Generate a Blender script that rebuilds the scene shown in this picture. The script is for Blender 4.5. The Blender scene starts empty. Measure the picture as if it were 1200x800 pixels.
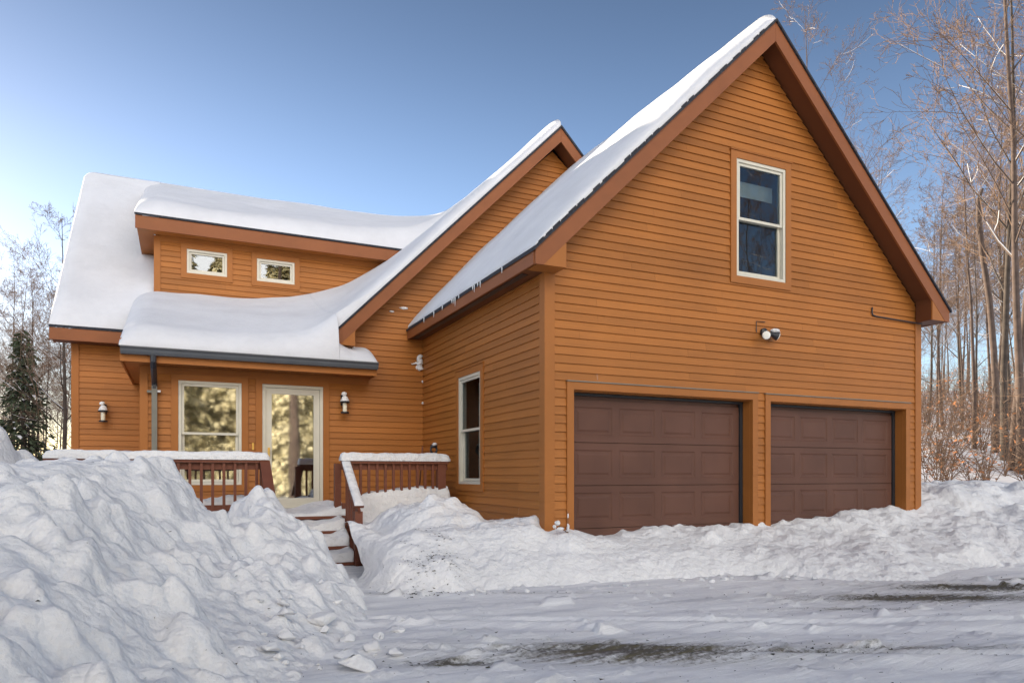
import bpy, math, random
import numpy as np
from mathutils import Vector, Matrix, noise as mnoise

random.seed(7); rng = np.random.default_rng(7)
C = bpy.context.scene.collection
R = math.radians
YAW = R(25.0)                      # camera heading, from the facade normal
CAM = (-3.89, -7.401, 1.181)
FPX = 829.14                       # focal length of the lens for a 1200 px wide frame

def at(px, Y, z=0.0):
    """ground position Y metres ahead of the camera in the direction of column px"""
    X = (px - 600.0) / FPX * Y
    return Vector((CAM[0] + X*math.cos(YAW) + Y*math.sin(YAW),
                   CAM[1] - X*math.sin(YAW) + Y*math.cos(YAW), z))

# ------------------------------------------------------------------ materials
def new_mat(name):
    m = bpy.data.materials.new(name); m.use_nodes = True
    nt = m.node_tree; bs = nt.nodes['Principled BSDF']
    return m, nt, bs

def N(nt, typ, **kw):
    n = nt.nodes.new(typ)
    for k, v in kw.items():
        if k in n.inputs.keys(): n.inputs[k].default_value = v
        else: setattr(n, k, v)
    return n

def ramp(nt, fac, stops):
    r = nt.nodes.new('ShaderNodeValToRGB')
    el = r.color_ramp.elements
    while len(el) < len(stops): el.new(0.5)
    for e, (p, c) in zip(el, stops):
        e.position = p; e.color = (*c, 1)
    nt.links.new(fac, r.inputs['Fac']); return r

def pos_node(nt, scale=(1, 1, 1), rot=(0, 0, 0)):
    g = nt.nodes.new('ShaderNodeNewGeometry'); mp = nt.nodes.new('ShaderNodeMapping')
    mp.inputs['Scale'].default_value = scale; mp.inputs['Rotation'].default_value = rot
    nt.links.new(g.outputs['Position'], mp.inputs['Vector'])
    return mp.outputs['Vector']

def simple_mat(name, col, rough=0.6, metal=0.0, var=0.12, scale=6.0, spec=0.5, bump=0.0):
    m, nt, bs = new_mat(name)
    nz = N(nt, 'ShaderNodeTexNoise', Scale=scale, Detail=5.0)
    nt.links.new(pos_node(nt), nz.inputs['Vector'])
    lo = tuple(c*(1-var) for c in col); hi = tuple(min(1, c*(1+var)) for c in col)
    r = ramp(nt, nz.outputs['Fac'], [(0.3, lo), (0.7, hi)])
    nt.links.new(r.outputs['Color'], bs.inputs['Base Color'])
    bs.inputs['Roughness'].default_value = rough; bs.inputs['Metallic'].default_value = metal
    bs.inputs['Specular IOR Level'].default_value = spec
    if bump:
        b = N(nt, 'ShaderNodeBump', Strength=bump, Distance=0.01)
        nt.links.new(nz.outputs['Fac'], b.inputs['Height']); nt.links.new(b.outputs['Normal'], bs.inputs['Normal'])
    return m

def wood_mat(name, col, grain=(1.2, 1.2, 40.0), rough=0.55, var=0.10, tone=True):
    m, nt, bs = new_mat(name)
    nz = N(nt, 'ShaderNodeTexNoise', Scale=1.0, Detail=6.0, Roughness=0.6)
    nt.links.new(pos_node(nt, grain), nz.inputs['Vector'])
    n2 = N(nt, 'ShaderNodeTexNoise', Scale=0.8, Detail=4.0)
    nt.links.new(pos_node(nt), n2.inputs['Vector'])
    ad = N(nt, 'ShaderNodeMath', operation='ADD'); nt.links.new(nz.outputs['Fac'], ad.inputs[0]); nt.links.new(n2.outputs['Fac'], ad.inputs[1])
    src = ad.outputs[0]
    if tone:
        at_ = N(nt, 'ShaderNodeAttribute', attribute_name='tone')
        a2 = N(nt, 'ShaderNodeMath', operation='ADD'); nt.links.new(src, a2.inputs[0]); nt.links.new(at_.outputs['Fac'], a2.inputs[1]); src = a2.outputs[0]
    mr = N(nt, 'ShaderNodeMapRange'); mr.inputs['From Min'].default_value = 0.55; mr.inputs['From Max'].default_value = 1.45
    nt.links.new(src, mr.inputs['Value'])
    r = ramp(nt, mr.outputs['Result'], [(0.0, tuple(c*(1-2*var) for c in col)), (0.5, col), (1.0, tuple(min(1, c*(1+2*var)) for c in col))])
    nt.links.new(r.outputs['Color'], bs.inputs['Base Color'])
    bs.inputs['Roughness'].default_value = rough
    bs.inputs['Specular IOR Level'].default_value = 0.3
    b = N(nt, 'ShaderNodeBump', Strength=0.15, Distance=0.004)
    nt.links.new(nz.outputs['Fac'], b.inputs['Height']); nt.links.new(b.outputs['Normal'], bs.inputs['Normal'])
    return m

def snow_mat(name, rough_bump=0.6, dist=0.03, scale=9.0, dirt=0.0, col=(0.80, 0.80, 0.81), chip=0.0):
    m, nt, bs = new_mat(name)
    P = pos_node(nt)
    n1 = N(nt, 'ShaderNodeTexNoise', Scale=scale, Detail=9.0, Roughness=0.66); nt.links.new(P, n1.inputs['Vector'])
    dn = N(nt, 'ShaderNodeVectorMath', operation='MULTIPLY_ADD'); dn.inputs[1].default_value = (0.06,)*3
    nt.links.new(n1.outputs['Color'], dn.inputs[0]); nt.links.new(P, dn.inputs[2])
    n2 = N(nt, 'ShaderNodeTexVoronoi', Scale=scale*1.7, feature='SMOOTH_F1'); n2.inputs['Smoothness'].default_value = 0.25; nt.links.new(dn.outputs[0], n2.inputs['Vector'])
    n4 = N(nt, 'ShaderNodeTexVoronoi', Scale=scale*4.5); nt.links.new(dn.outputs[0], n4.inputs['Vector'])
    ad0 = N(nt, 'ShaderNodeMath', operation='MULTIPLY_ADD'); ad0.inputs[1].default_value = -0.55*chip
    nt.links.new(n2.outputs['Distance'], ad0.inputs[0]); nt.links.new(n1.outputs['Fac'], ad0.inputs[2])
    ad = N(nt, 'ShaderNodeMath', operation='MULTIPLY_ADD'); ad.inputs[1].default_value = -0.22*chip
    nt.links.new(n4.outputs['Distance'], ad.inputs[0]); nt.links.new(ad0.outputs[0], ad.inputs[2])
    b = N(nt, 'ShaderNodeBump', Strength=rough_bump, Distance=dist)
    nt.links.new(ad.outputs[0], b.inputs['Height']); nt.links.new(b.outputs['Normal'], bs.inputs['Normal'])
    n3 = N(nt, 'ShaderNodeTexNoise', Scale=1.3, Detail=6.0, Roughness=0.7); nt.links.new(P, n3.inputs['Vector'])
    r = ramp(nt, n3.outputs['Fac'], [(0.25, tuple(c*(1-dirt) for c in col)), (0.6, col)])
    nt.links.new(r.outputs['Color'], bs.inputs['Base Color'])
    bs.inputs['Roughness'].default_value = 0.75; bs.inputs['Specular IOR Level'].default_value = 0.15
    return m

WOOD = (0.355, 0.129, 0.026)
M = {}
M['siding'] = wood_mat('cedar_stain_siding', WOOD)
M['rake'] = wood_mat('red_brown_rake_stain', (0.245, 0.083, 0.029), grain=(3, 3, 3), var=0.08, tone=False)
M['trim'] = wood_mat('cedar_stain_trim', (0.345, 0.124, 0.027), grain=(3, 3, 3), var=0.06, tone=False)
M['soffit'] = wood_mat('soffit_stain_and_shade', (0.125, 0.042, 0.016), grain=(3, 3, 3), var=0.06, tone=False)  # stain darkened to carry the eave shade as well
M['deckwood'] = wood_mat('red_brown_deck_stain', (0.165, 0.056, 0.032), grain=(4, 4, 4), var=0.10, tone=False)
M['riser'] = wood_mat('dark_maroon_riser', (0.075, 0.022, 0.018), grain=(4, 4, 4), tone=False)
M['gdoor'] = simple_mat('brown_steel_door', (0.112, 0.052, 0.036), rough=0.5, var=0.15, scale=1.7, spec=0.22)
M['vinyl'] = simple_mat('almond_vinyl', (0.60, 0.57, 0.48), rough=0.4, var=0.04)
M['shingle'] = simple_mat('dark_shingle', (0.028, 0.030, 0.040), rough=0.9, var=0.4, scale=25, bump=0.6)
M['rubber'] = simple_mat('black_rubber', (0.018, 0.02, 0.026), rough=0.6)
M['gutter'] = simple_mat('dark_grey_gutter', (0.095, 0.105, 0.12), rough=0.35, var=0.06)
M['spout'] = simple_mat('weathered_grey_downspout', (0.17, 0.165, 0.14), rough=0.4, var=0.1)
M['black'] = simple_mat('black_metal', (0.02, 0.022, 0.03), rough=0.4)
M['brass'] = simple_mat('brass', (0.75, 0.48, 0.14), rough=0.3, metal=0.8)
M['lampglass'] = simple_mat('frosted_lamp_glass', (0.75, 0.70, 0.56), rough=0.25)
M['lens'] = simple_mat('flood_lens', (0.80, 0.78, 0.72), rough=0.2, var=0.05)
M['red'] = simple_mat('red_plastic', (0.45, 0.02, 0.03), rough=0.4)
M['white'] = simple_mat('white_plastic', (0.7, 0.7, 0.7), rough=0.4)
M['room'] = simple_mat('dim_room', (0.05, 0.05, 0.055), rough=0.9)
M['curtain'] = simple_mat('blue_curtain', (0.05, 0.09, 0.16), rough=0.9, var=0.3, scale=12)
M['shade'] = simple_mat('pale_roller_shade', (0.55, 0.6, 0.6), rough=0.9)
M['cream'] = simple_mat('cream_interior_trim', (0.7, 0.64, 0.48), rough=0.6)
M['snow'] = snow_mat('roof_snow', 0.55, 0.04, 2.4, dirt=0.11, col=(0.68, 0.695, 0.74))
M['roughsnow'] = snow_mat('plowed_snow', 0.8, 0.04, 7.0, dirt=0.10, chip=1.0)
M['icicle'] = simple_mat('ice', (0.75, 0.8, 0.86), rough=0.15, var=0.03)
M['stone'] = simple_mat('dark_gravel', (0.06, 0.058, 0.05), rough=0.9, var=0.4, scale=30)
M['bark'] = simple_mat('grey_brown_bark', (0.055, 0.043, 0.036), rough=0.95, var=0.35, scale=5, bump=0.7)
M['barkred'] = simple_mat('pinkish_bark', (0.085, 0.060, 0.050), rough=0.95, var=0.3, scale=5, bump=0.7)
M['twig'] = simple_mat('twig_bark', (0.17, 0.11, 0.075), rough=0.95, var=0.3, scale=2)
M['leaf'] = simple_mat('dry_beech_leaf', (0.33, 0.13, 0.045), rough=0.9, var=0.3, scale=3)
M['needle'] = simple_mat('spruce_needles', (0.040, 0.055, 0.028), rough=0.9, var=0.4, scale=3)
M['needlelit'] = simple_mat('pine_needles', (0.44, 0.40, 0.23), rough=0.9, var=0.4, scale=2)

M['frost'] = simple_mat('frosted_needles', (0.66, 0.60, 0.40), rough=0.9, var=0.2, scale=2)
def glass_mat(name, refl, rough=0.012):
    m = bpy.data.materials.new(name); m.use_nodes = True
    nt = m.node_tree; nt.nodes.clear()
    out = N(nt, 'ShaderNodeOutputMaterial')
    gl = N(nt, 'ShaderNodeBsdfGlossy', Roughness=rough); gl.inputs['Color'].default_value = (0.95, 0.97, 1, 1)
    tr = N(nt, 'ShaderNodeBsdfTransparent'); tr.inputs['Color'].default_value = (0.65, 0.70, 0.72, 1)
    nz = N(nt, 'ShaderNodeTexNoise', Scale=1.6, Detail=2.0); nt.links.new(pos_node(nt), nz.inputs['Vector'])
    b = N(nt, 'ShaderNodeBump', Strength=0.25, Distance=0.004); nt.links.new(nz.outputs['Fac'], b.inputs['Height'])
    nt.links.new(b.outputs['Normal'], gl.inputs['Normal'])
    mx = N(nt, 'ShaderNodeMixShader'); mx.inputs[0].default_value = refl
    nt.links.new(tr.outputs[0], mx.inputs[1]); nt.links.new(gl.outputs[0], mx.inputs[2])
    nt.links.new(mx.outputs[0], out.inputs['Surface'])
    return m
M['glass'] = glass_mat('window_glass', 0.05); M['dglass'] = glass_mat('dormer_glass', 0.15); M['storm'] = glass_mat('storm_window_glass', 0.42, 0.034)

# ------------------------------------------------------------------ mesh helpers
def origin_of(o):
    v = Vector((0, 0, 0))
    while o is not None:
        v += Vector(o.location); o = o.parent
    return v

class MB:
    def __init__(s): s.v = []; s.f = []; s.tone = []
    def face(s, pts, tone=0.0):
        i = len(s.v); s.v += [tuple(p) for p in pts]; s.f.append(tuple(range(i, i+len(pts)))); s.tone.append(tone)
    def hexa(s, p):                       # 8 points: bottom 4 ccw, top 4 ccw
        i = len(s.v); s.v += [tuple(q) for q in p]
        for q in ((3,2,1,0),(4,5,6,7),(0,1,5,4),(1,2,6,5),(2,3,7,6),(3,0,4,7)):
            s.f.append(tuple(i+k for k in q)); s.tone.append(0.0)
    def box(s, x0, x1, y0, y1, z0, z1):
        s.hexa([(x0,y0,z0),(x1,y0,z0),(x1,y1,z0),(x0,y1,z0),(x0,y0,z1),(x1,y0,z1),(x1,y1,z1),(x0,y1,z1)])
    def prism(s, poly, off):              # planar polygon extruded by vector off
        n = len(poly); i = len(s.v); off = Vector(off)
        s.v += [tuple(p) for p in poly] + [tuple(Vector(p)+off) for p in poly]
        s.f.append(tuple(range(i+n-1, i-1, -1))); s.f.append(tuple(range(i+n, i+2*n)))
        for k in range(n): s.f.append((i+k, i+(k+1)%n, i+n+(k+1)%n, i+n+k))
        s.tone += [0.0]*(n+2)
    def beam(s, a, b, w, h, up=(0,0,1)):  # rectangular bar
        a = Vector(a); b = Vector(b); d = (b-a).normalized(); up = Vector(up)
        x = d.cross(up).normalized(); y = x.cross(d).normalized()
        q = [(-w/2,-h/2),(w/2,-h/2),(w/2,h/2),(-w/2,h/2)]
        s.hexa([a+x*i+y*j for i, j in q] + [b+x*i+y*j for i, j in q])
    def tube(s, pts, rad, m=6, cap=True):
        pts = [Vector(p) for p in pts]; n = len(pts); base = len(s.v)
        rad = rad if hasattr(rad, '__len__') else [rad]*n
        d = (pts[1]-pts[0]).normalized()
        x = d.orthogonal().normalized()
        for k in range(n):
            d = (pts[min(k+1, n-1)]-pts[max(k-1, 0)])
            if d.length < 1e-9: d = Vector((0,0,1))
            d.normalize(); x = (x - d*x.dot(d))
            if x.length < 1e-6: x = d.orthogonal()
            x.normalize(); y = d.cross(x)
            for j in range(m):
                t = 2*math.pi*j/m
                s.v.append(tuple(pts[k] + (x*math.cos(t)+y*math.sin(t))*rad[k]))
        for k in range(n-1):
            for j in range(m):
                a0 = base+k*m+j; a1 = base+k*m+(j+1) % m
                s.f.append((a0, a1, a1+m, a0+m)); s.tone.append(0.0)
        if cap:
            s.f.append(tuple(base+j for j in range(m-1, -1, -1))); s.f.append(tuple(base+(n-1)*m+j for j in range(m))); s.tone += [0.0, 0.0]
    def lathe(s, c, prof, m=16, axis=None):  # prof: (r, h) along axis from c
        c = Vector(c); ax = Vector(axis or (0,0,1)).normalized(); x = ax.orthogonal().normalized(); y = ax.cross(x)
        base = len(s.v)
        for r, h in prof:
            for j in range(m):
                t = 2*math.pi*j/m; s.v.append(tuple(c+ax*h+(x*math.cos(t)+y*math.sin(t))*r))
        for k in range(len(prof)-1):
            for j in range(m):
                a0 = base+k*m+j; a1 = base+k*m+(j+1) % m
                s.f.append((a0, a1, a1+m, a0+m)); s.tone.append(0.0)
        s.f.append(tuple(base+j for j in range(m-1, -1, -1))); s.f.append(tuple(base+(len(prof)-1)*m+j for j in range(m))); s.tone += [0.0, 0.0]
    def build(s, name, mat, parent=None, smooth=False, loc=None):
        me = bpy.data.meshes.new(name)
        o = bpy.data.objects.new(name, me); C.objects.link(o)
        if parent is not None: o.parent = parent; off = origin_of(parent)
        elif loc is not None: o.location = loc; off = Vector(loc)
        else: off = Vector((0, 0, 0))
        V = np.array(s.v, dtype=float).reshape(-1, 3) - np.array(off)
        me.from_pydata(V.tolist(), [], s.f)
        if any(s.tone):
            a = me.attributes.new('tone', 'FLOAT', 'FACE'); a.data.foreach_set('value', np.array(s.tone, dtype=np.float32))
        me.materials.append(mat)
        if smooth:
            me.polygons.foreach_set('use_smooth', np.ones(len(me.polygons), dtype=bool))
        me.update(); return o

def tag(o, label=None, cat=None, group=None, kind=None):
    if label: o['label'] = label
    if cat: o['category'] = cat
    if group: o['group'] = group
    if kind: o['kind'] = kind
    return o

def thing(name, label, cat, loc=(0, 0, 0), group=None):
    o = bpy.data.objects.new(name, None); C.objects.link(o); o.location = loc; o.empty_display_size = 0.2
    return tag(o, label, cat, group)

def copy_tree(o, parent=None):
    c = o.copy(); C.objects.link(c); c.parent = parent
    for ch in list(o.children): copy_tree(ch, c)
    return c

# planes of the walls: P(s, z, n) with n the distance out of the wall
class Front:
    def __init__(s, v): s.v = v
    def P(s, a, z, n): return (a, s.v-n, z)
class Side:                                # faces -u
    def __init__(s, u): s.u = u
    def P(s, a, z, n): return (s.u-n, a, z)

EXPO = 0.1025
def siding(name, pl, poly, holes, parent, z_start=-0.05):
    """lap siding over a convex polygon (s, z) with rectangular holes (s0, s1, z0, z1)"""
    mb = MB(); n = len(poly)
    zt = max(p[1] for p in poly); zb = min(p[1] for p in poly)
    def span(z):
        xs = []
        for i in range(n):
            (a, za), (b, zb_) = poly[i], poly[(i+1) % n]
            if (za <= z <= zb_) or (zb_ <= z <= za):
                if abs(za-zb_) < 1e-9: xs += [a, b]
                else: xs.append(a+(b-a)*(z-za)/(zb_-za))
        return (min(xs), max(xs)) if xs else None
    def nat(z):                            # lap profile
        t = ((z-z_start) / EXPO) % 1.0
        return t
    rr = random.Random(hash(name) % 1000 if False else len(name)*13+int(zt*10))
    k = 0; z0 = z_start
    while z0 < zt:
        z1 = z0+EXPO
        cuts = sorted({max(z0, zb), min(z1, zt)} | {h for H in holes for h in H[2:4] if z0+0.004 < h < z1-0.004})
        joints = []; x = rr.uniform(-9, -6)
        tones = []
        while x < 14:
            joints.append(x); tones.append(rr.uniform(-0.22, 0.22)); x += rr.uniform(1.6, 4.6)
        for ca, cb in zip(cuts[:-1], cuts[1:]):
            if cb-ca < 1e-4: continue
            A, B = span(ca+1e-6), span(cb-1e-6)
            if not A or not B: continue
            na = 0.021-(ca-z0)/EXPO*0.017; nb = 0.021-(cb-z0)/EXPO*0.017
            segs = [(0.0, 1.0)]
            mid = 0.5*(ca+cb)
            ints = [(A[0], A[1], B[0], B[1])]
            for (h0, h1, hz0, hz1) in holes:
                if hz0-1e-6 <= mid <= hz1+1e-6:
                    new = []
                    for (a0, a1, b0, b1) in ints:
                        if h0 < max(a1, b1) and h1 > min(a0, b0):
                            if min(a0, b0) < h0: new.append((a0, h0, b0, h0))
                            if max(a1, b1) > h1: new.append((h1, a1, h1, b1))
                        else: new.append((a0, a1, b0, b1))
                    ints = new
            for (a0, a1, b0, b1) in ints:
                js = [j for j in joints if max(a0, b0)+0.1 < j < min(a1, b1)-0.1]
                ea = [a0]+js+[a1]; eb = [b0]+js+[b1]
                for q in range(len(ea)-1):
                    ti = sum(1 for j in joints if j <= 0.5*(ea[q]+ea[q+1]))-1
                    g = 0.0012 if q < len(ea)-2 else 0.0
                    mb.face([pl.P(ea[q], ca, na), pl.P(ea[q+1]-g, ca, na), pl.P(eb[q+1]-g, cb, nb), pl.P(eb[q], cb, nb)], tones[ti] or 0.001)
                    if abs(ca-z0) < 1e-6:
                        mb.face([pl.P(ea[q], ca, 0.0), pl.P(ea[q+1], ca, 0.0), pl.P(ea[q+1], ca, na), pl.P(ea[q], ca, na)], tones[ti] or 0.001)
        z0 = z1
    # backing sheet (board behind the laps, with the holes left open)
    return mb.build(name, M['siding'], parent)

def frame_rect(mb, pl, s0, s1, z0, z1, w, n0, n1, wb=None):
    """four butted bars forming a frame whose outer size is s0..s1, z0..z1"""
    wb = w if wb is None else wb
    def bar(a0, a1, b0, b1):
        p = [pl.P(a0,b0,n0), pl.P(a1,b0,n0), pl.P(a1,b0,n1), pl.P(a0,b0,n1), pl.P(a0,b1,n0), pl.P(a1,b1,n0), pl.P(a1,b1,n1), pl.P(a0,b1,n1)]
        mb.hexa(p)
    bar(s0, s0+w, z0, z1); bar(s1-w, s1, z0, z1)
    bar(s0+w, s1-w, z1-w, z1); 
    if wb: bar(s0+w, s1-w, z0, z0+wb)

def slab(mb, pl, s0, s1, z0, z1, n0, n1):
    mb.hexa([pl.P(s0,z0,n0), pl.P(s1,z0,n0), pl.P(s1,z0,n1), pl.P(s0,z0,n1), pl.P(s0,z1,n0), pl.P(s1,z1,n0), pl.P(s1,z1,n1), pl.P(s0,z1,n1)])

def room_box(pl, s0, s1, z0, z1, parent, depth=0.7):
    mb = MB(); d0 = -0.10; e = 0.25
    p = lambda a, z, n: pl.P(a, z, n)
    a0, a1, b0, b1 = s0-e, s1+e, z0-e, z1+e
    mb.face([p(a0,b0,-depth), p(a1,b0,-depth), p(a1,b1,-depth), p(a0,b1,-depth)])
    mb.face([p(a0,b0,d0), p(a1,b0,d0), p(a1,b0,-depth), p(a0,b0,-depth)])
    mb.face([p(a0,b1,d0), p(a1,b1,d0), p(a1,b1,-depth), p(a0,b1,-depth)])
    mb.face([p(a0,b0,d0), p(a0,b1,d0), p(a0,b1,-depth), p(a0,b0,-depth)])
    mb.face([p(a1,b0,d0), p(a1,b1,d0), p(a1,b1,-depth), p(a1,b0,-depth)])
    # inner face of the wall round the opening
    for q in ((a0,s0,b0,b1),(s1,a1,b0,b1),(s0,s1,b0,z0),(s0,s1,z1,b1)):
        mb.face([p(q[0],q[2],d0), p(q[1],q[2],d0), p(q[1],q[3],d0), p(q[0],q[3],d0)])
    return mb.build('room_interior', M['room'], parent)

CW = 0.10
def window(pl, s0, s1, z0, z1, double=True, gm='glass'):
    f = MB(); frame_rect(f, pl, s0, s1, z0, z1, 0.042, -0.09, 0.022)
    win = f.build('window', M['vinyl'], house)
    c = MB(); frame_rect(c, pl, s0-CW, s1+CW, z0-CW, z1+CW, CW-0.002, -0.02, 0.034)
    slab(c, pl, s0-CW-0.01, s1+CW+0.01, z1+CW+0.001, z1+CW+0.014, 0.0, 0.05)
    c.build('casing', M['trim'], win)
    i0, i1, j0, j1 = s0+0.044, s1-0.044, z0+0.044, z1-0.044
    if double:
        zm = j0 + (j1-j0)*0.5
        u = MB(); frame_rect(u, pl, i0, i1, zm-0.022, j1, 0.036, -0.030, 0.004)
        us = u.build('sash', M['vinyl'], win)
        l = MB(); frame_rect(l, pl, i0, i1, j0, zm+0.02, 0.042, -0.075, -0.036)
        l.build('sash', M['vinyl'], win)
        g = MB(); slab(g, pl, i0+0.03, i1-0.03, zm, j1-0.03, -0.020, -0.014); g.build('pane', M[gm], win)
        g = MB(); slab(g, pl, i0+0.036, i1-0.036, j0+0.036, zm-0.01, -0.060, -0.054); g.build('pane', M[gm], win)
    else:
        u = MB(); frame_rect(u, pl, i0, i1, j0, j1, 0.035, -0.05, -0.005)
        u.build('sash', M['vinyl'], win)
        g = MB(); slab(g, pl, i0+0.03, i1-0.03, j0+0.03, j1-0.03, -0.034, -0.028); g.build('pane', M[gm], win)
    room_box(pl, s0, s1, z0, z1, win)
    return win

# ------------------------------------------------------------------ the house
house = thing('house', 'cedar brown wooden house with two-bay garage and steep snow covered gables', 'house', (0, 0, 0))
W = 6.625; VE = 4.68; VL = 7.2; OV = 0.31; UO = 0.29
ZE, ZR = 3.716, 7.234; UM = W/2          # rake top edge: at u=-UO and at the ridge
SL = (ZR-ZE)/(UM+UO)
groof = lambda u: ZR - SL*abs(u-UM)      # top of garage roof deck
pf, pe, pl_, ps, pd = Front(0), Front(VE), Front(VL), Side(0), Front(VL)

def fmin(a): return groof(a)-0.27
# garage front wall
g_holes = [(0.31, 3.22, -1, 2.24), (3.45, 6.34, -1, 2.24), (2.893, 3.785, 3.868, 5.452)]
siding('garage_wall', pf, [(0.05, -0.05), (W-0.05, -0.05), (W-0.05, groof(W)-0.2), (UM, ZR-0.24), (0.05, groof(0)-0.2)], g_holes, house)
# garage side wall, faces the porch
s_holes = [(1.952, 2.844, 1.04, 2.665)]
siding('garage_side_wall', ps, [(0.05, -0.05), (VE, -0.05), (VE, 3.62), (0.05, 3.62)], s_holes, house)
# the far garage side, plain
mb = MB(); mb.box(W-0.02, W-0.001, 0.02, 9.0, -0.05, 3.6); mb.build('garage_side_wall', M['siding'], house)
# cross gable wall + entry wall (one plane)
GA, GZ = 2.60, 7.72                       # apex of the cross gable
gab = lambda u: GZ - 1.0*abs(u-GA)
d_hole = (-2.715, -1.752, 0.58, 2.645)
w_hole = (-3.945, -3.027, 1.02, 2.635)
siding('gable_wall', pe, [(-1.30, 2.2), (3.1, 2.2), (3.1, gab(3.1)-0.2), (GA, GZ-0.3), (-1.30, gab(-1.30)-0.05)], [], house)
siding('entry_wall', pe, [(-4.45, 0.1), (0.0, 0.1), (0.0, 2.2), (-4.45, 2.2)], [d_hole, w_hole], house)
siding('porch_wall', pe, [(-4.45, 2.2), (-1.30, 2.2), (-1.30, 2.98), (-4.45, 2.98)], [d_hole, w_hole], house)
siding('wing_wall', pl_, [(-5.60, 0.1), (-4.3, 0.1), (-4.3, 3.75), (-5.60, 3.75)], [], house)
dw_holes = [(-3.809, -3.11, 4.957, 5.405), (-2.569, -1.863, 4.951, 5.385)]
siding('dormer_wall', pd, [(-4.30, 3.9), (1.6, 3.9), (1.6, 5.70), (-4.30, 5.70)], dw_holes, house, z_start=4.0-EXPO*12)
# hidden shell: back and ends
mb = MB(); mb.box(-5.65, 6.6, 15.6, 15.8, -0.05, 3.8); mb.box(-5.65, -5.63, VL+0.02, 15.6, -0.05, 3.9)
mb.prism([(-5.64, VL+0.02, 3.9), (-5.64, 15.6, 3.9), (-5.64, 11.5, 7.6)], (0.02, 0, 0))
mb.box(6.58, 6.6, 9.0, 15.6, -0.05, 3.8); mb.build('back_wall', M['siding'], house)
mb = MB(); mb.box(-4.44, -4.42, VE+0.02, VL, 0, 2.9); mb.build('porch_wall', M['siding'], house)
mb = MB(); mb.box(-4.33, -4.31, VL+0.02, 10.5, 3.9, 5.7); mb.build('dormer_wall', M['siding'], house)

def board(name, *boxes, mat='trim', parent=None):
    mb = MB()
    for b in boxes: mb.box(*b)
    return mb.build(name, M[mat], parent or house)
# corner boards
board('corner_board', (-0.030, 0.105, -0.030, -0.0005, -0.05, 3.60), (-0.030, -0.0005, 0.0, 0.105, -0.05, 3.60))
board('corner_board', (W-0.105, W+0.03, -0.030, -0.0005, -0.05, 3.60), (W+0.0005, W+0.03, 0.0, 0.105, -0.05, 3.60))
board('corner_board', (-4.47, -4.36, VE-0.030, VE-0.0005, 0.1, 2.95), (-4.47, -4.445, VE+0.0005, VL, 0.1, 2.95))
board('corner_board', (-5.66, -5.545, VL-0.030, VL-0.0005, 0.1, 3.52), (-5.66, -5.642, VL, VL+0.1, 0.1, 3.52))
board('corner_board', (-4.36, -4.25, VL-0.030, VL-0.0005, 3.9, 5.58), (-4.36, -4.335, VL, VL+0.1, 3.9, 5.58))
board('corner_board', (-1.41, -1.295, VE-0.030, VE-0.0005, 3.03, 3.62), (-1.41, -1.39, VE+0.0005, VE+0.3, 3.03, 3.62))

# ---- garage roof
def rake(name_v, v0, apex_u, apex_z, slope, uL, uR, fh=0.257, th=0.03):
    """the pair of rake boards of one gable; uL/uR are the eave ends"""
    for sgn, ue in ((-1, uL), (1, uR)):
        if ue is None: continue
        ze = apex_z - slope*abs(ue-apex_u)
        mb = MB()
        mb.prism([(ue, v0, ze), (ue, v0, ze-0.165), (ue-sgn*0.10, v0, ze-0.165), (apex_u+sgn*0.0015, v0, apex_z-fh), (apex_u+sgn*0.0015, v0, apex_z)] , (0, th, 0))
        mb.build('rake_board', M['rake'], house)
rake('g', -OV, UM, ZR, SL, -UO, W+UO)

def shingle_slab(name, pts, t=0.042):
    """roof deck: four corner points at the top of the rake, raised by t"""
    mb = MB(); up = Vector((0, 0, 1))
    p = [Vector(q)+up*0.004 for q in pts]; q = [v+up*t for v in p]
    mb.hexa(p+q); return mb
ex = 0.025
mb = MB()
for sgn, ue in ((-1, -UO-ex), (1, W+UO+ex)):
    b_ = 8.2
    mb.hexa([(ue, -OV-ex, groof(ue)+0.003), (UM, -OV-ex, ZR+0.003), (UM, b_, ZR+0.003), (ue, b_ if sgn > 0 else VE-0.002, groof(ue)+0.003),
             (ue, -OV-ex, groof(ue)+0.036), (UM, -OV-ex, ZR+0.04), (UM, b_, ZR+0.04), (ue, b_ if sgn > 0 else VE-0.002, groof(ue)+0.036)])
# shingle tabs showing as small steps along the front edge
for sgn in (-1,):
    L = UM+UO; n = 34
    for k in range(n):
        if random.random() < 0.35: continue
        a = UM+sgn*(L*k/n+0.02); b = a+sgn*L/n*random.uniform(0.5, 0.9)
        za, zb_ = groof(a)+0.047, groof(b)+0.047; h = random.uniform(0.010, 0.022)
        mb.prism([(a, -OV-ex-0.004, za-0.01), (b, -OV-ex-0.004, zb_-0.01), (b, -OV-ex-0.004, zb_+h), (a, -OV-ex-0.004, za+h)], (0, 0.12, 0))
mb.build('garage_roof', M['shingle'], house)
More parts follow.
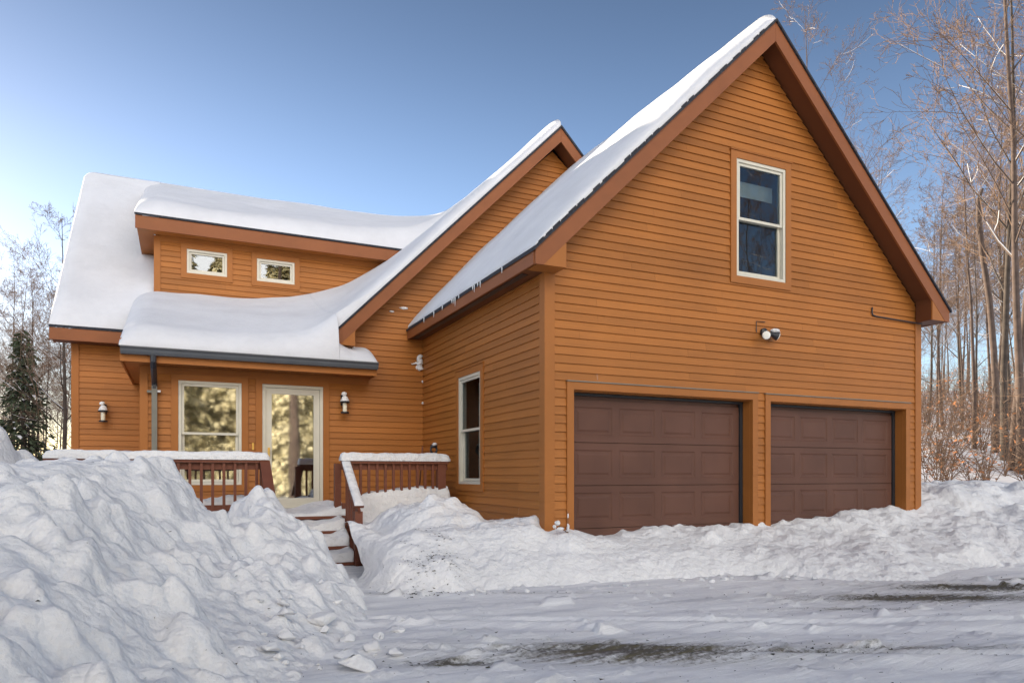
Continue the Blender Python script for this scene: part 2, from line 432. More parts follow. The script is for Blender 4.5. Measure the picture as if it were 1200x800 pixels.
# soffits of the front overhang (sloping) and of the side eaves (level)
for sgn, ue in ((-1, -0.0), (1, W)):
    zo = 0.20; mb = MB()
    mb.hexa([(ue, -OV+0.031, groof(ue)-zo-0.01), (UM, -OV+0.031, ZR-zo-0.01), (UM, -0.001, ZR-zo-0.01), (ue, -0.001, groof(ue)-zo-0.01),
             (ue, -OV+0.031, groof(ue)-zo+0.01), (UM, -OV+0.031, ZR-zo+0.01), (UM, -0.001, ZR-zo+0.01), (ue, -0.001, groof(ue)-zo+0.01)])
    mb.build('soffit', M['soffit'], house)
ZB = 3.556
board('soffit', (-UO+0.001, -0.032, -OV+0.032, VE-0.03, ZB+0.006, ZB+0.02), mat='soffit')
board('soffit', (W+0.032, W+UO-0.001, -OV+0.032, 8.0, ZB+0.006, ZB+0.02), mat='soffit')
board('eave_fascia', (-UO-0.012, -UO+0.012, -OV+0.0305, VE-0.03, ZB-0.004, ZE-0.004), mat='rake')
board('eave_fascia', (W+UO-0.012, W+UO+0.012, -OV+0.0305, 8.0, ZB-0.004, ZE-0.004), mat='rake')
board('soffit_vent', (-UO+0.05, -UO+0.13, 0.15, VE-0.15, ZB-0.001, ZB+0.004), mat='black')
# boxed eave returns
for (a, b, c_) in ((-UO+0.002, 0.107, -1), (W-0.105, W+UO-0.002, 1)):
    mb = MB()
    if c_ < 0:
        mb.prism([(a+0.09, -OV+0.004, ZB-0.003), (b, -OV+0.004, ZB-0.003), (b, -OV+0.004, groof(b)-0.235), (a+0.09, -OV+0.004, groof(a+0.09)-0.235)], (0, 0.022, 0))
        mb.box(b-0.02, b, -OV+0.027, -0.032, ZB-0.003, groof(b)-0.215)
        mb.box(a+0.03, b-0.021, -OV+0.027, -0.032, ZB-0.003, ZB+0.004)
    else:
        mb.prism([(a, -OV+0.004, ZB-0.003), (b-0.09, -OV+0.004, ZB-0.003), (b-0.09, -OV+0.004, groof(b-0.09)-0.235), (a, -OV+0.004, groof(a)-0.235)], (0, 0.022, 0))
        m2 = MB(); m2.box(a, a+0.02, -OV+0.027, -0.032, ZB-0.003, groof(a)-0.215)  # return's inner side: its shade put in by the dark soffit colour
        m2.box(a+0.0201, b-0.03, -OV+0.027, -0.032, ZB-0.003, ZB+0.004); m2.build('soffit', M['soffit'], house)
    mb.build('eave_return', M['trim'], house)

# ---- cross gable roof
VG = VE-0.36
GL = -1.64                                # left eave end of the cross gable
rake('c', VG, GA, GZ, 1.0, GL, 6.2)
mb = MB()
mb.hexa([(GL-ex, VG-ex, gab(GL-ex)+0.003), (GA, VG-ex, GZ+0.003), (GA, 11.4, GZ+0.003), (GL-ex, 8.0, gab(GL-ex)+0.003),
         (GL-ex, VG-ex, gab(GL-ex)+0.046), (GA, VG-ex, GZ+0.05), (GA, 11.4, GZ+0.05), (GL-ex, 8.0, gab(GL-ex)+0.046)])
mb.hexa([(6.25, VG-ex, gab(6.25)+0.003), (GA, VG-ex, GZ+0.003), (GA, 11.4, GZ+0.003), (6.25, 11.4, gab(6.25)+0.003),
         (6.25, VG-ex, gab(6.25)+0.046), (GA, VG-ex, GZ+0.05), (GA, 11.4, GZ+0.05), (6.25, 11.4, gab(6.25)+0.046)])
cross_roof = mb.build('gable_roof', M['shingle'], house)
mb = MB()
for ue in (-1.29, 3.6):
    mb = MB()
    mb.hexa([(ue, VG+0.031, gab(ue)-0.21), (GA, VG+0.031, GZ-0.21), (GA, VE-0.001, GZ-0.21), (ue, VE-0.001, gab(ue)-0.21),
             (ue, VG+0.031, gab(ue)-0.19), (GA, VG+0.031, GZ-0.19), (GA, VE-0.001, GZ-0.19), (ue, VE-0.001, gab(ue)-0.19)])
    mb.build('soffit', M['soffit'], house)
zb = gab(GL)-0.165
mb = MB()
mb.prism([(GL+0.09, VG+0.004, zb), (-1.29, VG+0.004, zb), (-1.29, VG+0.004, gab(-1.29)-0.235), (GL+0.09, VG+0.004, gab(GL+0.09)-0.235)], (0, 0.022, 0))
mb.box(-1.31, -1.29, VG+0.027, VE-0.032, zb, gab(-1.29)-0.215); mb.box(GL+0.03, -1.311, VG+0.027, VE-0.032, zb, zb+0.01)
mb.build('eave_return', M['trim'], house)
board('eave_fascia', (GL-0.012, GL+0.012, VG+0.0305, VE+0.5, zb-0.002, gab(GL)-0.004), mat='black')

# ---- main roof (left part), dormer roof, porch roof
UL = -5.945                               # left rake of the main roof
VR, ZRM = 11.5, 7.90; VEAVE = 6.80; ZEM = 3.69
ms = (ZRM-ZEM)/(VR-VEAVE)
mroof = lambda v: ZRM - ms*abs(v-VR)
mb = MB()
mb.hexa([(UL, VEAVE, ZEM), (-4.30, VEAVE, ZEM), (-4.30, VR, ZRM), (UL, VR, ZRM), (UL, VEAVE, ZEM+0.045), (-4.30, VEAVE, ZEM+0.045), (-4.30, VR, ZRM+0.045), (UL, VR, ZRM+0.045)])
ve2 = 2*VR-VEAVE
mb.hexa([(UL, VR, ZRM), (6.9, VR, ZRM), (6.9, ve2, ZEM), (UL, ve2, ZEM), (UL, VR, ZRM+0.045), (6.9, VR, ZRM+0.045), (6.9, ve2, ZEM+0.045), (UL, ve2, ZEM+0.045)])
mb.build('main_roof', M['shingle'], house)
board('eave_fascia', (UL+0.01, -4.72, VEAVE+0.012, VEAVE+0.036, ZEM-0.205, ZEM-0.002), mat='rake')
mb = MB(); mb.hexa([(UL+0.012, VEAVE+0.037, ZEM-0.205), (UL+0.036, VEAVE+0.037, ZEM-0.205), (UL+0.036, VR, ZRM-0.205), (UL+0.012, VR, ZRM-0.205),
                   (UL+0.012, VEAVE+0.037, mroof(VEAVE+.037)-0.004), (UL+0.036, VEAVE+0.037, mroof(VEAVE+.037)-0.004), (UL+0.036, VR, ZRM-0.004), (UL+0.012, VR, ZRM-0.004)])
mb.build('rake_board', M['rake'], house)
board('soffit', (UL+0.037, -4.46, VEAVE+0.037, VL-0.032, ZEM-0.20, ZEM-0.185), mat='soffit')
# dormer
DV, DZ, DU = VL-0.35, 5.82, -4.66
ds = (ZRM+0.02-DZ)/(VR-DV)
droof = lambda v: DZ+ds*(v-DV)
mb = MB()
mb.hexa([(DU, DV-0.02, DZ-0.01), (2.6, DV-0.02, DZ-0.01), (2.6, VR, droof(VR)), (DU, VR, droof(VR)), (DU, DV-0.02, DZ+0.03), (2.6, DV-0.02, DZ+0.03), (2.6, VR, droof(VR)+0.04), (DU, VR, droof(VR)+0.04)])
mb.build('dormer_roof', M['shingle'], house)
board('eave_fascia', (DU+0.012, 1.5, DV, DV+0.024, DZ-0.245, DZ-0.012), mat='rake')
mb = MB(); mb.hexa([(DU+0.012, DV+0.025, DZ-0.245), (DU+0.036, DV+0.025, DZ-0.245), (DU+0.036, VR-1.2, droof(VR-1.2)-0.245), (DU+0.012, VR-1.2, droof(VR-1.2)-0.245),
                   (DU+0.012, DV+0.025, droof(DV+.025)-0.014), (DU+0.036, DV+0.025, droof(DV+.025)-0.014), (DU+0.036, VR-1.2, droof(VR-1.2)-0.014), (DU+0.012, VR-1.2, droof(VR-1.2)-0.014)])
mb.build('rake_board', M['rake'], house)
board('soffit', (DU+0.037, 1.5, DV+0.025, VL-0.031, DZ-0.225, DZ-0.21), (DU+0.037, -4.362, VL-0.03, 8.6, DZ-0.225, DZ-0.21), mat='trim')
board('frieze_board', (-4.249, 1.5, VL-0.028, VL-0.0005, DZ-0.33, DZ-0.226))
# porch
PV, PZ, PU0, PU1 = 4.17, 3.03, -4.71, -0.96
psl = 0.385
proof = lambda v: PZ+psl*(v-PV)
mb = MB()
mb.hexa([(PU0, PV, PZ-0.02), (PU1, PV, PZ-0.02), (PU1, VE-0.002, proof(VE)-0.02), (PU0, VE-0.002, proof(VE)-0.02), (PU0, PV, PZ+0.02), (PU1, PV, PZ+0.02), (PU1, VE-0.002, proof(VE)+0.02), (PU0, VE-0.002, proof(VE)+0.02)])
mb.hexa([(PU0, VE-0.001, proof(VE)-0.02), (GA, VE-0.001+0.002, proof(VE)-0.02), (GA, VL-0.03, proof(VL)-0.02), (PU0, VL-0.03, proof(VL)-0.02), (PU0, VE-0.001, proof(VE)+0.02), (GA, VE+0.001, proof(VE)+0.02), (GA, VL-0.03, proof(VL)+0.02), (PU0, VL-0.03, proof(VL)+0.02)])
mb.build('porch_roof', M['shingle'], house)
board('porch_fascia', (PU0+0.01, PU1-0.005, PV+0.012, PV+0.036, PZ-0.215, PZ-0.025), (PU0+0.01, PU0+0.034, PV+0.037, VL-0.04, PZ-0.215, PZ+0.12), (PU1-0.03, PU1-0.006, PV+0.037, VE-0.031, PZ-0.215, PZ-0.022))
board('soffit', (PU0+0.035, PU1-0.031, PV+0.037, VE-0.032, PZ-0.195, PZ-0.18), (PU0+0.035, -4.475, VE-0.031, VL-0.04, PZ-0.195, PZ-0.18), mat='trim')
board('frieze_board', (-4.359, PU1-0.03, VE-0.026, VE-0.0005, PZ-0.31, PZ-0.197))
# gutter: K profile along the porch eave
mb = MB()
prof = [(0.012, 0.0), (0.012, -0.105), (-0.065, -0.105), (-0.085, -0.07), (-0.095, -0.035), (-0.118, -0.012), (-0.118, 0.004), (-0.108, 0.004), (-0.108, -0.008), (0.004, -0.008), (0.004, 0.0)]
mb.prism([(PU0+0.02, PV+a, PZ+b-0.012) for a, b in prof], (PU1-PU0-0.02, 0, 0))
gut = mb.build('gutter', M['gutter'], house)
# downspout with offset elbow
dsx = -4.27
mb = MB()
def spout(mb, a, b): mb.beam(a, b, 0.075, 0.06, up=(0, 1, 0.001))
spout(mb, (dsx, VE-0.07, 2.52), (dsx, VE-0.07, 0.65))
dsp = mb.build('downspout', M['spout'], house)
mb = MB()
mb.tube([(dsx, PV-0.04, PZ-0.115), (dsx, PV-0.04, PZ-0.20), (dsx, PV+0.03, PZ-0.27), (dsx, VE-0.13, PZ-0.42), (dsx, VE-0.07, PZ-0.47), (dsx, VE-0.07, PZ-0.55)], 0.042, 8)
mb.build('elbow', M['black'], dsp)
mb = MB(); mb.box(dsx-0.10, dsx-0.036, VE-0.09, VE-0.031, 2.42, 2.455); mb.build('bracket', M['spout'], dsp)
mb = MB(); mb.box(dsx+0.038, dsx+0.085, VE-0.09, VE-0.031, 2.43, 2.46); mb.build('bracket', M['white'], dsp)

# ---- windows
wg = window(pf, 2.893, 3.785, 3.868, 5.452)
mb = MB(); slab(mb, pf, 2.93, 3.75, 5.05, 5.26, -0.20, -0.19); mb.build('roller_shade', M['shade'], wg)
ww = window(ps, 1.952, 2.844, 1.04, 2.665)
mb = MB(); slab(mb, ps, 2.0, 2.8, 1.36, 1.50, -0.42, -0.40); slab(mb, ps, 2.62, 2.74, 1.10, 2.60, -0.30, -0.27); mb.build('shelf', M['cream'], ww)
we = window(pe, -3.942, -3.029, 1.02, 2.635, gm='storm')
mb = MB(); x0 = -3.9; pts = []
for k in range(48): pts.append((-3.88+0.8*k/47, VE+0.20+0.03*math.sin(k*1.35)+0.012*math.sin(k*0.6)))
for a, b in zip(pts[:-1], pts[1:]): mb.face([(a[0], a[1], 1.0), (b[0], b[1], 1.0), (b[0], b[1], 1.62), (a[0], a[1], 1.62)])
mb.build('curtain', M['curtain'], we, smooth=True)
window(pd, -3.809, -3.11, 4.957, 5.405, double=False, gm='dglass')
window(pd, -2.569, -1.863, 4.951, 5.385, double=False, gm='dglass')

# ---- entry door (full glass storm door)
mb = MB(); frame_rect(mb, pe, -2.715, -1.752, 0.60, 2.645, 0.05, -0.10, 0.012, wb=0)
edoor = mb.build('entry_door', M['vinyl'], house)
mb = MB(); frame_rect(mb, pe, -2.715-CW, -1.752+CW, 0.60, 2.645+CW, CW-0.002, -0.02, 0.034, wb=0); mb.build('casing', M['trim'], edoor)
mb = MB(); frame_rect(mb, pe, -2.662, -1.805, 0.635, 2.592, 0.095, -0.05, -0.012, wb=0.16); mb.build('door_leaf', M['vinyl'], edoor)
mb = MB(); slab(mb, pe, -2.57, -1.897, 0.79, 2.50, -0.036, -0.030); mb.build('pane', M['storm'], edoor)
mb = MB(); slab(mb, pe, -2.715, -1.752, 0.575, 0.632, -0.10, 0.05); mb.build('threshold', M['vinyl'], edoor)
mb = MB(); slab(mb, pe, -2.63, -2.595, 1.46, 1.62, -0.011, 0.0); mb.tube([pe.P(-2.612, 1.57, 0.0), pe.P(-2.612, 1.57, 0.05), pe.P(-2.612, 1.49, 0.055)], 0.012, 6); mb.build('handle', M['brass'], edoor)
room_box(pe, -2.715, -1.752, 0.6, 2.645, edoor)
mb = MB(); slab(mb, pe, -2.872, -2.845, 1.58, 1.69, 0.022, 0.036); mb.build('doorbell', M['brass'], house)

# ---- garage doors
def garage_door(u0, u1, ztop):
    vd = 0.17
    c = MB()
    frame_rect(c, pf, u0-0.095, u1+0.095, -0.05, ztop+0.105, 0.093, -0.02, 0.036, wb=0)
    dr = MB()
    # back board the sections hang on
    dr.box(u0+0.02, u1-0.05, vd+0.03, vd+0.05, -0.02, ztop-0.03)
    door = dr.build('garage_door', M['gdoor'], house)
    c.build('casing', M['trim'], door)
    c = MB(); c.box(u0-0.10, u1+0.10, -0.052, -0.0, ztop+0.106, ztop+0.117); c.build('drip_cap', M['spout'], door)
    j = MB(); j.box(u0-0.03, u0, 0.022, vd+0.05, -0.05, ztop); j.box(u1, u1+0.03, 0.022, vd+0.05, -0.05, ztop); j.box(u0-0.03, u1+0.03, 0.022, vd+0.05, ztop+0.002, ztop+0.03)
    j.build('jamb', M['trim'], door)
    s = MB(); s.box(u1-0.055, u1-0.004, vd-0.02, vd+0.02, -0.02, ztop-0.035); s.box(u0+0.004, u0+0.016, vd-0.02, vd+0.02, -0.02, ztop-0.035); s.box(u0+0.004, u1-0.004, vd-0.025, vd+0.02, ztop-0.034, ztop-0.003)
    s.build('weather_strip', M['rubber'], door)
    hs = 0.533; a0, a1 = u0+0.018, u1-0.06
    for k in range(4):
        z0 = -0.02+k*hs+0.004; z1 = min(-0.02+(k+1)*hs-0.004, ztop-0.036)
        m_ = MB(); v0 = vd
        def grid(q0, q1, r0, r1):             # raised panel: groove, then raised field
            e1, e2, e3 = 0.018, 0.045, 0.07
            rings = [(0, 0.0), (e1, 0.010), (e2, 0.010), (e3, 0.002)]
            P = lambda e, d: [(q0+e, v0+d, r0+e), (q1-e, v0+d, r0+e), (q1-e, v0+d, r1-e), (q0+e, v0+d, r1-e)]
            for (ea, da), (eb, db) in zip(rings[:-1], rings[1:]):
                A, B = P(ea, da), P(eb, db)
                for i in range(4): m_.face([A[i], A[(i+1)%4], B[(i+1)%4], B[i]])
            m_.face(P(*rings[-1]))
        nP = 4; wd = (a1-a0); gap = 0.10; pw = (wd-gap*(nP+1))/nP; mz = 0.085
        xs = [a0]
        for i in range(nP): xs += [a0+gap+i*(pw+gap), a0+gap+i*(pw+gap)+pw]
        xs.append(a1)
        F = lambda x0, x1, y0, y1: m_.face([(x0, v0, y0), (x1, v0, y0), (x1, v0, y1), (x0, v0, y1)])
        F(a0, a1, z0, z0+mz); F(a0, a1, z1-mz, z1)
        for i in range(0, len(xs), 2): F(xs[i], xs[i+1], z0+mz, z1-mz)
        for i in range(nP): grid(xs[1+2*i], xs[2+2*i], z0+mz, z1-mz)
        m_.face([(a0, v0, z1), (a1, v0, z1), (a1, v0+0.03, z1), (a0, v0+0.03, z1)]); m_.face([(a0, v0+0.03, z0), (a1, v0+0.03, z0), (a1, v0, z0), (a0, v0, z0)])
        m_.build('door_panel', M['gdoor'], door)
    return door
garage_door(0.366, 3.172, 2.19)
garage_door(3.499, 6.292, 2.185)

# ------------------------------------------------------------------ snow on the roofs
def smax(a, b, k): return 0.5*(a+b+np.sqrt((a-b)**2+k*k))
def rnd(d, Rr): d = np.clip(d/Rr, 0, 1); return np.sqrt(1-(1-d)**2)
def vnoise(U, V, s, seed=0, amp=1.0):
    out = np.empty(U.shape); f = mnoise.noise
    uf, vf, of = U.ravel()*s, V.ravel()*s, out.ravel()
    for i in range(len(uf)): of[i] = f((uf[i]+seed*17.3, vf[i]-seed*5.1, seed*3.7))
    return of.reshape(U.shape)*amp

def field(mb, us, vs, top, bot):
    """solid between two height functions on a rectangular grid, skirts closed"""
    U, V = np.meshgrid(us, vs, indexing='ij'); T = top(U, V); B = bot(U, V); T = np.maximum(T, B+0.002)
    nu, nv = U.shape; i0 = len(mb.v)
    mb.v += list(zip(U.ravel().tolist(), V.ravel().tolist(), T.ravel().tolist()))
    idx = np.arange(nu*nv).reshape(nu, nv)+i0
    q = np.stack([idx[:-1, :-1], idx[1:, :-1], idx[1:, 1:], idx[:-1, 1:]], -1).reshape(-1, 4)
    mb.f += [tuple(r) for r in q.tolist()]; mb.tone += [0.0]*len(q)
    per = [(i, 0) for i in range(nu)] + [(nu-1, j) for j in range(1, nv)] + [(i, nv-1) for i in range(nu-2, -1, -1)] + [(0, j) for j in range(nv-2, 0, -1)]
    j0 = len(mb.v)
    for (i, j) in per: mb.v.append((float(U[i, j]), float(V[i, j]), float(B[i, j])))
    n = len(per)
    for k in range(n):
        k2 = (k+1) % n
        mb.f.append((int(idx[per[k]]), j0+k, j0+k2, int(idx[per[k2]]))); mb.tone.append(0.0)

def edge_lin(a, b, n, fine=0.0):
    """spacing that clusters at both ends"""
    t = np.linspace(0, 1, n); t = t - 0.12*np.sin(2*np.pi*t)
    return a+(b-a)*t

# garage roof snow
snow = MB()
def gs_top(U, V):
    T = 0.22 + 0.06*vnoise(U, V, 0.8, 1) + 0.02*vnoise(U, V, 2.3, 2)
    d = np.minimum(V+OV+0.01, 9); de = (U+UO+0.02)
    t = T*rnd(d, 0.5)**0.8*rnd(de, 1.6)
    zr = ZR - SL*np.abs(U-UM) + SL*0.18*np.exp(-np.abs(U-UM)/0.25)*0
    return smax(ZR-SL*(UM-U), ZR-SL*(U-UM)+0.0, 0.0)*0 + ZR - SL*(np.sqrt((U-UM)**2+0.01)-0.0) + 0.05 + t
gbot = lambda U, V: ZR-SL*np.abs(U-UM)+0.044
field(snow, edge_lin(-UO+0.0, UM+0.02, 60), edge_lin(-OV+0.0, VE-0.03, 80), gs_top, gbot)
def gs_top2(U, V):
    t = 0.26*np.exp(-(U-UM)/0.22) + 0.05 + 0.02*vnoise(U, V, 1.2, 5)
    return ZR - SL*np.sqrt((U-UM)**2+0.01) + 0.05 + t*rnd(V+OV+0.01, 0.35)*rnd(W+UO-U, 0.5)
field(snow, edge_lin(UM+0.021, W+UO, 40), edge_lin(-OV, 8.0, 60), gs_top2, gbot)
tag(snow.build('roof_snow', M['snow'], smooth=True), 'smooth snow on the steep garage roof, running up to its peak', 'snow')
# porch roof + left slope of the cross gable
snow = MB()
def low(U, V):
    p = proof(V) + 0.30; g = gab(U) + 0.30
    k = 0.30+0.85*np.clip((V-VG)/(VL-VG), 0, 1)
    return smax(p, g, k) - 0.03
def low_top(U, V):
    z = low(U, V) + (0.05*vnoise(U, V, 0.7, 3)+0.014*vnoise(U, V, 2.2, 13))
    base = np.where(U > GL, smax(proof(V), gab(U), 0.5), proof(V))+0.02
    t = z-base
    d = np.minimum(U-PU0+0.005, 9); r = rnd(d, 0.40)
    fv = 1-(1-rnd(V-VG+0.01, 0.5)**0.8)*np.clip((U-GL)/0.6, 0, 1)
    return base + t*r*fv
def low_bot(U, V): return np.where(U > GL+0.03, np.maximum(proof(V), gab(U)+0.025), proof(V))+0.021
ug = np.concatenate([edge_lin(PU0, GL, 70), np.linspace(GL+0.04, GA, 70)])
field(snow, np.linspace(GL+0.03, GA-0.005, 70), edge_lin(VG+0.0, VL-0.032, 60), low_top, low_bot)
def por_top(U, V):
    z = low(U, V) + (0.05*vnoise(U, V, 0.7, 3)+0.014*vnoise(U, V, 2.2, 13))
    base = proof(V)+0.02; t = z-base
    return base + t*rnd(U-PU0+0.005, 0.40)*rnd(V-PV+0.055, 0.34)
field(snow, edge_lin(PU0, GL+0.05, 80), edge_lin(PV-0.05, VL-0.032, 70), por_top, lambda U, V: proof(V)+0.021)
def tail_top(U, V):
    base = proof(V)+0.02
    w = 0.5+0.5*np.tanh((-1.5-U)/0.12)
    t = (0.30*w + 0.12*(1-w)) + 0.02*vnoise(U, V, 6, 4)
    return base + t*rnd(V-PV+0.055, 0.3)*rnd(PU1-U, 0.12)
field(snow, np.linspace(GL+0.051, PU1, 40), edge_lin(PV-0.05, VE-0.034, 30), tail_top, lambda U, V: proof(V)+0.021)
tag(snow.build('roof_snow', M['snow'], smooth=True), 'thick rounded snow on the porch roof, sweeping up the left slope of the rear gable', 'snow')
# dormer roof + upper gable
snow = MB()
def up_top(U, V):
    d_ = droof(V)+0.24; g = gab(U)+0.27
    z = smax(d_, g, 0.9)-0.03 + (0.05*vnoise(U, V, 0.7, 8)+0.014*vnoise(U, V, 2.2, 14))
    base = np.maximum(droof(V)+0.03, np.where(U > -0.2, gab(U)+0.046, -9))
    t = z-base
    return base + t*rnd(V-DV+0.03, 0.42)*rnd(U-DU+0.01, 0.45)
field(snow, edge_lin(DU-0.005, GA-0.004, 110), edge_lin(DV-0.025, VR, 60), up_top, lambda U, V: np.maximum(droof(V), np.where(U > -0.2, gab(U)+0.01, -9))+0.036)
def gr_top(U, V):
    t = 0.20*np.exp(-(U-GA)/0.3)+0.06
    return GZ-np.sqrt((U-GA)**2+0.008)+0.05 + t*rnd(V-VG+0.01, 0.4)
field(snow, np.linspace(GA-0.003, 6.1, 40), edge_lin(VG, 11.3, 50), gr_top, lambda U, V: gab(U)+0.047)
tag(snow.build('roof_snow', M['snow'], smooth=True), 'smooth snow on the dormer roof above the two small windows', 'snow')
snow = MB()
def ml_top(U, V):
    z = mroof(V)+0.046; t = 0.22+0.05*vnoise(U, V, 0.7, 11)+0.014*vnoise(U, V, 2.2, 15)+0.22*np.exp(-((U+4.33)/0.35)**2)*np.clip((9.2-V)/1.5,0,1)
    return z + t*rnd(V-VEAVE, 0.5)*rnd(U-UL, 0.28)
field(snow, edge_lin(UL+0.0, -4.365, 50), edge_lin(VEAVE+0.0, VR, 70), ml_top, lambda U, V: mroof(V)+0.047)
def mr_top(U, V): return mroof(V)+0.046+0.22*rnd(U-UL, 0.28)*rnd(ve2-V, 0.4)
field(snow, edge_lin(UL, 6.8, 40), edge_lin(VR+0.001, ve2, 40), mr_top, lambda U, V: mroof(V)+0.047)
tag(snow.build('roof_snow', M['snow'], smooth=True), 'snow sheet on the steep main roof at the far left corner of the house', 'snow')

# icicles under the garage eave
ice = MB(); ice.lathe((0, 0, 0), [(0.007, 0.0), (0.005, -0.05), (0.0015, -0.11)], 6)
first = None
for k, (v, s) in enumerate([(0.55, 0.7), (1.25, 0.8), (1.34, 0.5), (1.46, 0.9), (1.52, 0.5), (2.05, 0.5), (2.2, 1.2), (2.28, 0.7), (2.34, 0.5), (2.75, 0.6), (3.15, 0.9), (3.65, 0.8)]):
    if first is None: o = first = ice.build('icicle', M['icicle'])
    else: o = first.copy(); C.objects.link(o)
    o.location = (-UO-0.03, v, ZE+0.02); o.scale = (1, 1, s)
    tag(o, 'small clear icicle hanging from the garage eave above the side wall', 'icicle', 'icicles along the garage eave')

# blown snow sticking to the wall near the inner corner
def blob(mb, c, r, sq=(1, 1, 1), seed=0, n=8):
    c = Vector(c); base = len(mb.v); m = 10; rows = 7
    for i in range(rows):
        th = math.pi*(i+0.001)/(rows-1+0.002)
        for j in range(m):
            ph = 2*math.pi*j/m
            d = Vector((math.sin(th)*math.cos(ph), math.sin(th)*math.sin(ph), math.cos(th)))
            k = r*(1+0.45*mnoise.noise(d*1.7+Vector((seed*3.3, seed, 0))))
            mb.v.append((c.x+d.x*k*sq[0], c.y+d.y*k*sq[1], c.z+d.z*k*sq[2]))
    for i in range(rows-1):
        for j in range(m):
            a = base+i*m+j; b = base+i*m+(j+1) % m
            mb.f.append((a, a+m, b+m, b)); mb.tone.append(0.0)
def splat(label, cat, pts, name='snow_patch'):
    mb = MB()
    for k, (p, r, sq) in enumerate(pts): blob(mb, p, r, sq, seed=k+len(label))
    return tag(mb.build(name, M['roughsnow'], smooth=True), label, cat)
splat('ragged white patch of snow stuck in the wall corner under the garage eave', 'snow patch',
      [((-0.08+0.02*math.sin(k*2.1), VE-0.025-0.02*(k % 2), 3.04+0.018*k), 0.022+0.014*((k*7) % 5)/4, (1.0+0.8*((k*3) % 4)/3, .6, 1.1)) for k in range(14)] +
      [((-0.10-0.035*k, VE-0.025, 3.13+0.012*((k*5) % 3)), 0.026-0.003*k, (1.3, .5, .7)) for k in range(4)])
splat('larger thin white smear of snow on the gable siding beside the garage roof', 'snow patch', [((-0.36, VE-0.02, 4.10), 0.05, (1.4, .4, .5))])
splat('smaller thin white smear of snow on the gable siding left of the other smear', 'snow patch', [((-0.58, VE-0.02, 4.02), 0.035, (1.2, .4, .5))])
splat('upper tiny white dot of snow in the inner wall corner', 'snow patch', [((-0.02, VE-0.03, 2.83), 0.022, (1, .6, 1))])
splat('lower tiny white dot of snow in the inner wall corner', 'snow patch', [((-0.025, VE-.05, 2.45), 0.022, (1, .6, 1))])

# ------------------------------------------------------------------ lamps, cable, shovel
def lantern(u, v, z, label):
    t = thing('wall_lantern', label, 'wall lantern', (u, v, z))
    mb = MB(); mb.box(u-0.045, u+0.045, v-0.02, v-0.0, z+0.02, z+0.20); mb.tube([(u, v-0.02, z+0.16), (u, v-0.07, z+0.24), (u, v-0.13, z+0.22)], 0.014, 6); mb.build('bracket', M['black'], t)
    c = v-0.13
    mb = MB(); mb.lathe((u, c, z-0.10), [(0.034, 0), (0.036, 0.02), (0.036, 0.02), (0.036, 0.15)], 14); mb.build('glass_cylinder', M['lampglass'], t)
    mb = MB(); mb.lathe((u, c, z-0.125), [(0.066, 0), (0.072, 0.012), (0.066, 0.028)], 14)
    for k in range(4):
        a = math.pi/4+k*math.pi/2; mb.beam((u+0.062*math.cos(a), c+0.062*math.sin(a), z-0.11), (u+0.062*math.cos(a), c+0.062*math.sin(a), z+0.06), 0.034, 0.034)
    mb.build('cage', M['black'], t)
    mb = MB(); mb.lathe((u, c, z+0.05), [(0.075, 0), (0.085, 0.012), (0.04, 0.085), (0.018, 0.11), (0.01, 0.15)], 14); r_ = mb.build('hood', M['black'], t)
    mb = MB(); mb.lathe((u, c, z+0.066), [(0.080, 0.012), (0.066, 0.04), (0.045, 0.085), (0.01, 0.11)], 14); blob(mb, (u-0.01, c-0.01, z+0.20), 0.042, (1.1, 1, 0.8), 3)
    mb.build('snow_cap', M['roughsnow'], t, smooth=True)
    return t
lantern(-1.417, VE-0.02, 2.33, 'black wall lantern with a snow cap on the siding right of the glass door')
lantern(-5.16, VL-0.02, 2.24, 'black wall lantern with a snow cap on the recessed wall left of the downspout')

fl = thing('flood_light', 'twin headed security light on the garage wall between the two doors', 'flood light', (3.37, 0, 3.12))
mb = MB(); mb.lathe((3.37, -0.022, 3.14), [(0.055, 0), (0.055, 0.035), (0.03, 0.05)], 12, axis=(0, -1, 0)); mb.tube([(3.37, -0.06, 3.14), (3.37, -0.12, 3.10)], 0.02, 6); mb.build('mount', M['black'], fl)
def head(c, ax, snowy):
    h = MB(); ax = Vector(ax).normalized(); c = Vector(c)
    h.lathe(c, [(0.025, -0.09), (0.032, -0.05), (0.055, 0.0), (0.062, 0.03)], 14, axis=ax); ho = h.build('lamp_head', M['black'], fl)
    h = MB(); h.lathe(c+ax*0.031, [(0.058, 0), (0.05, 0.012), (0.02, 0.018)], 14, axis=ax); h.build('lens', M['lens'], ho)
    if snowy:
        h = MB(); blob(h, c+Vector((-0.01, 0, 0.062)), 0.06, (1.3, 0.9, 0.5), 4); h.build('snow_cap', M['roughsnow'], ho, smooth=True)
head((3.29, -0.15, 3.07), (-0.45, -1, -0.15), False)
head((3.50, -0.12, 3.09), (0.9, -0.35, -0.35), True)
mb = MB(); mb.tube([(3.37, -0.12, 3.10), (3.31, -0.12, 3.085)], 0.015, 6); mb.tube([(3.37, -0.12, 3.10), (3.46, -0.11, 3.095)], 0.015, 6); mb.build('arm', M['black'], fl)
mb = MB(); mb.tube([(3.245, -0.028, 3.13), (3.245, -0.028, 3.28), (3.40, -0.028, 3.285)], 0.006, 5); mb.build('wire', M['black'], fl)
mb = MB(); mb.tube([(5.54, -0.03, 3.70), (5.535, -0.03, 3.62), (5.55, -0.03, 3.585), (5.62, -0.03, 3.572), (6.2, -0.032, 3.56), (6.64, -0.04, 3.548)], 0.011, 6)
tag(mb.build('power_cable', M['black'], smooth=True), 'black cable stapled across the siding towards the right garage eave', 'cable')

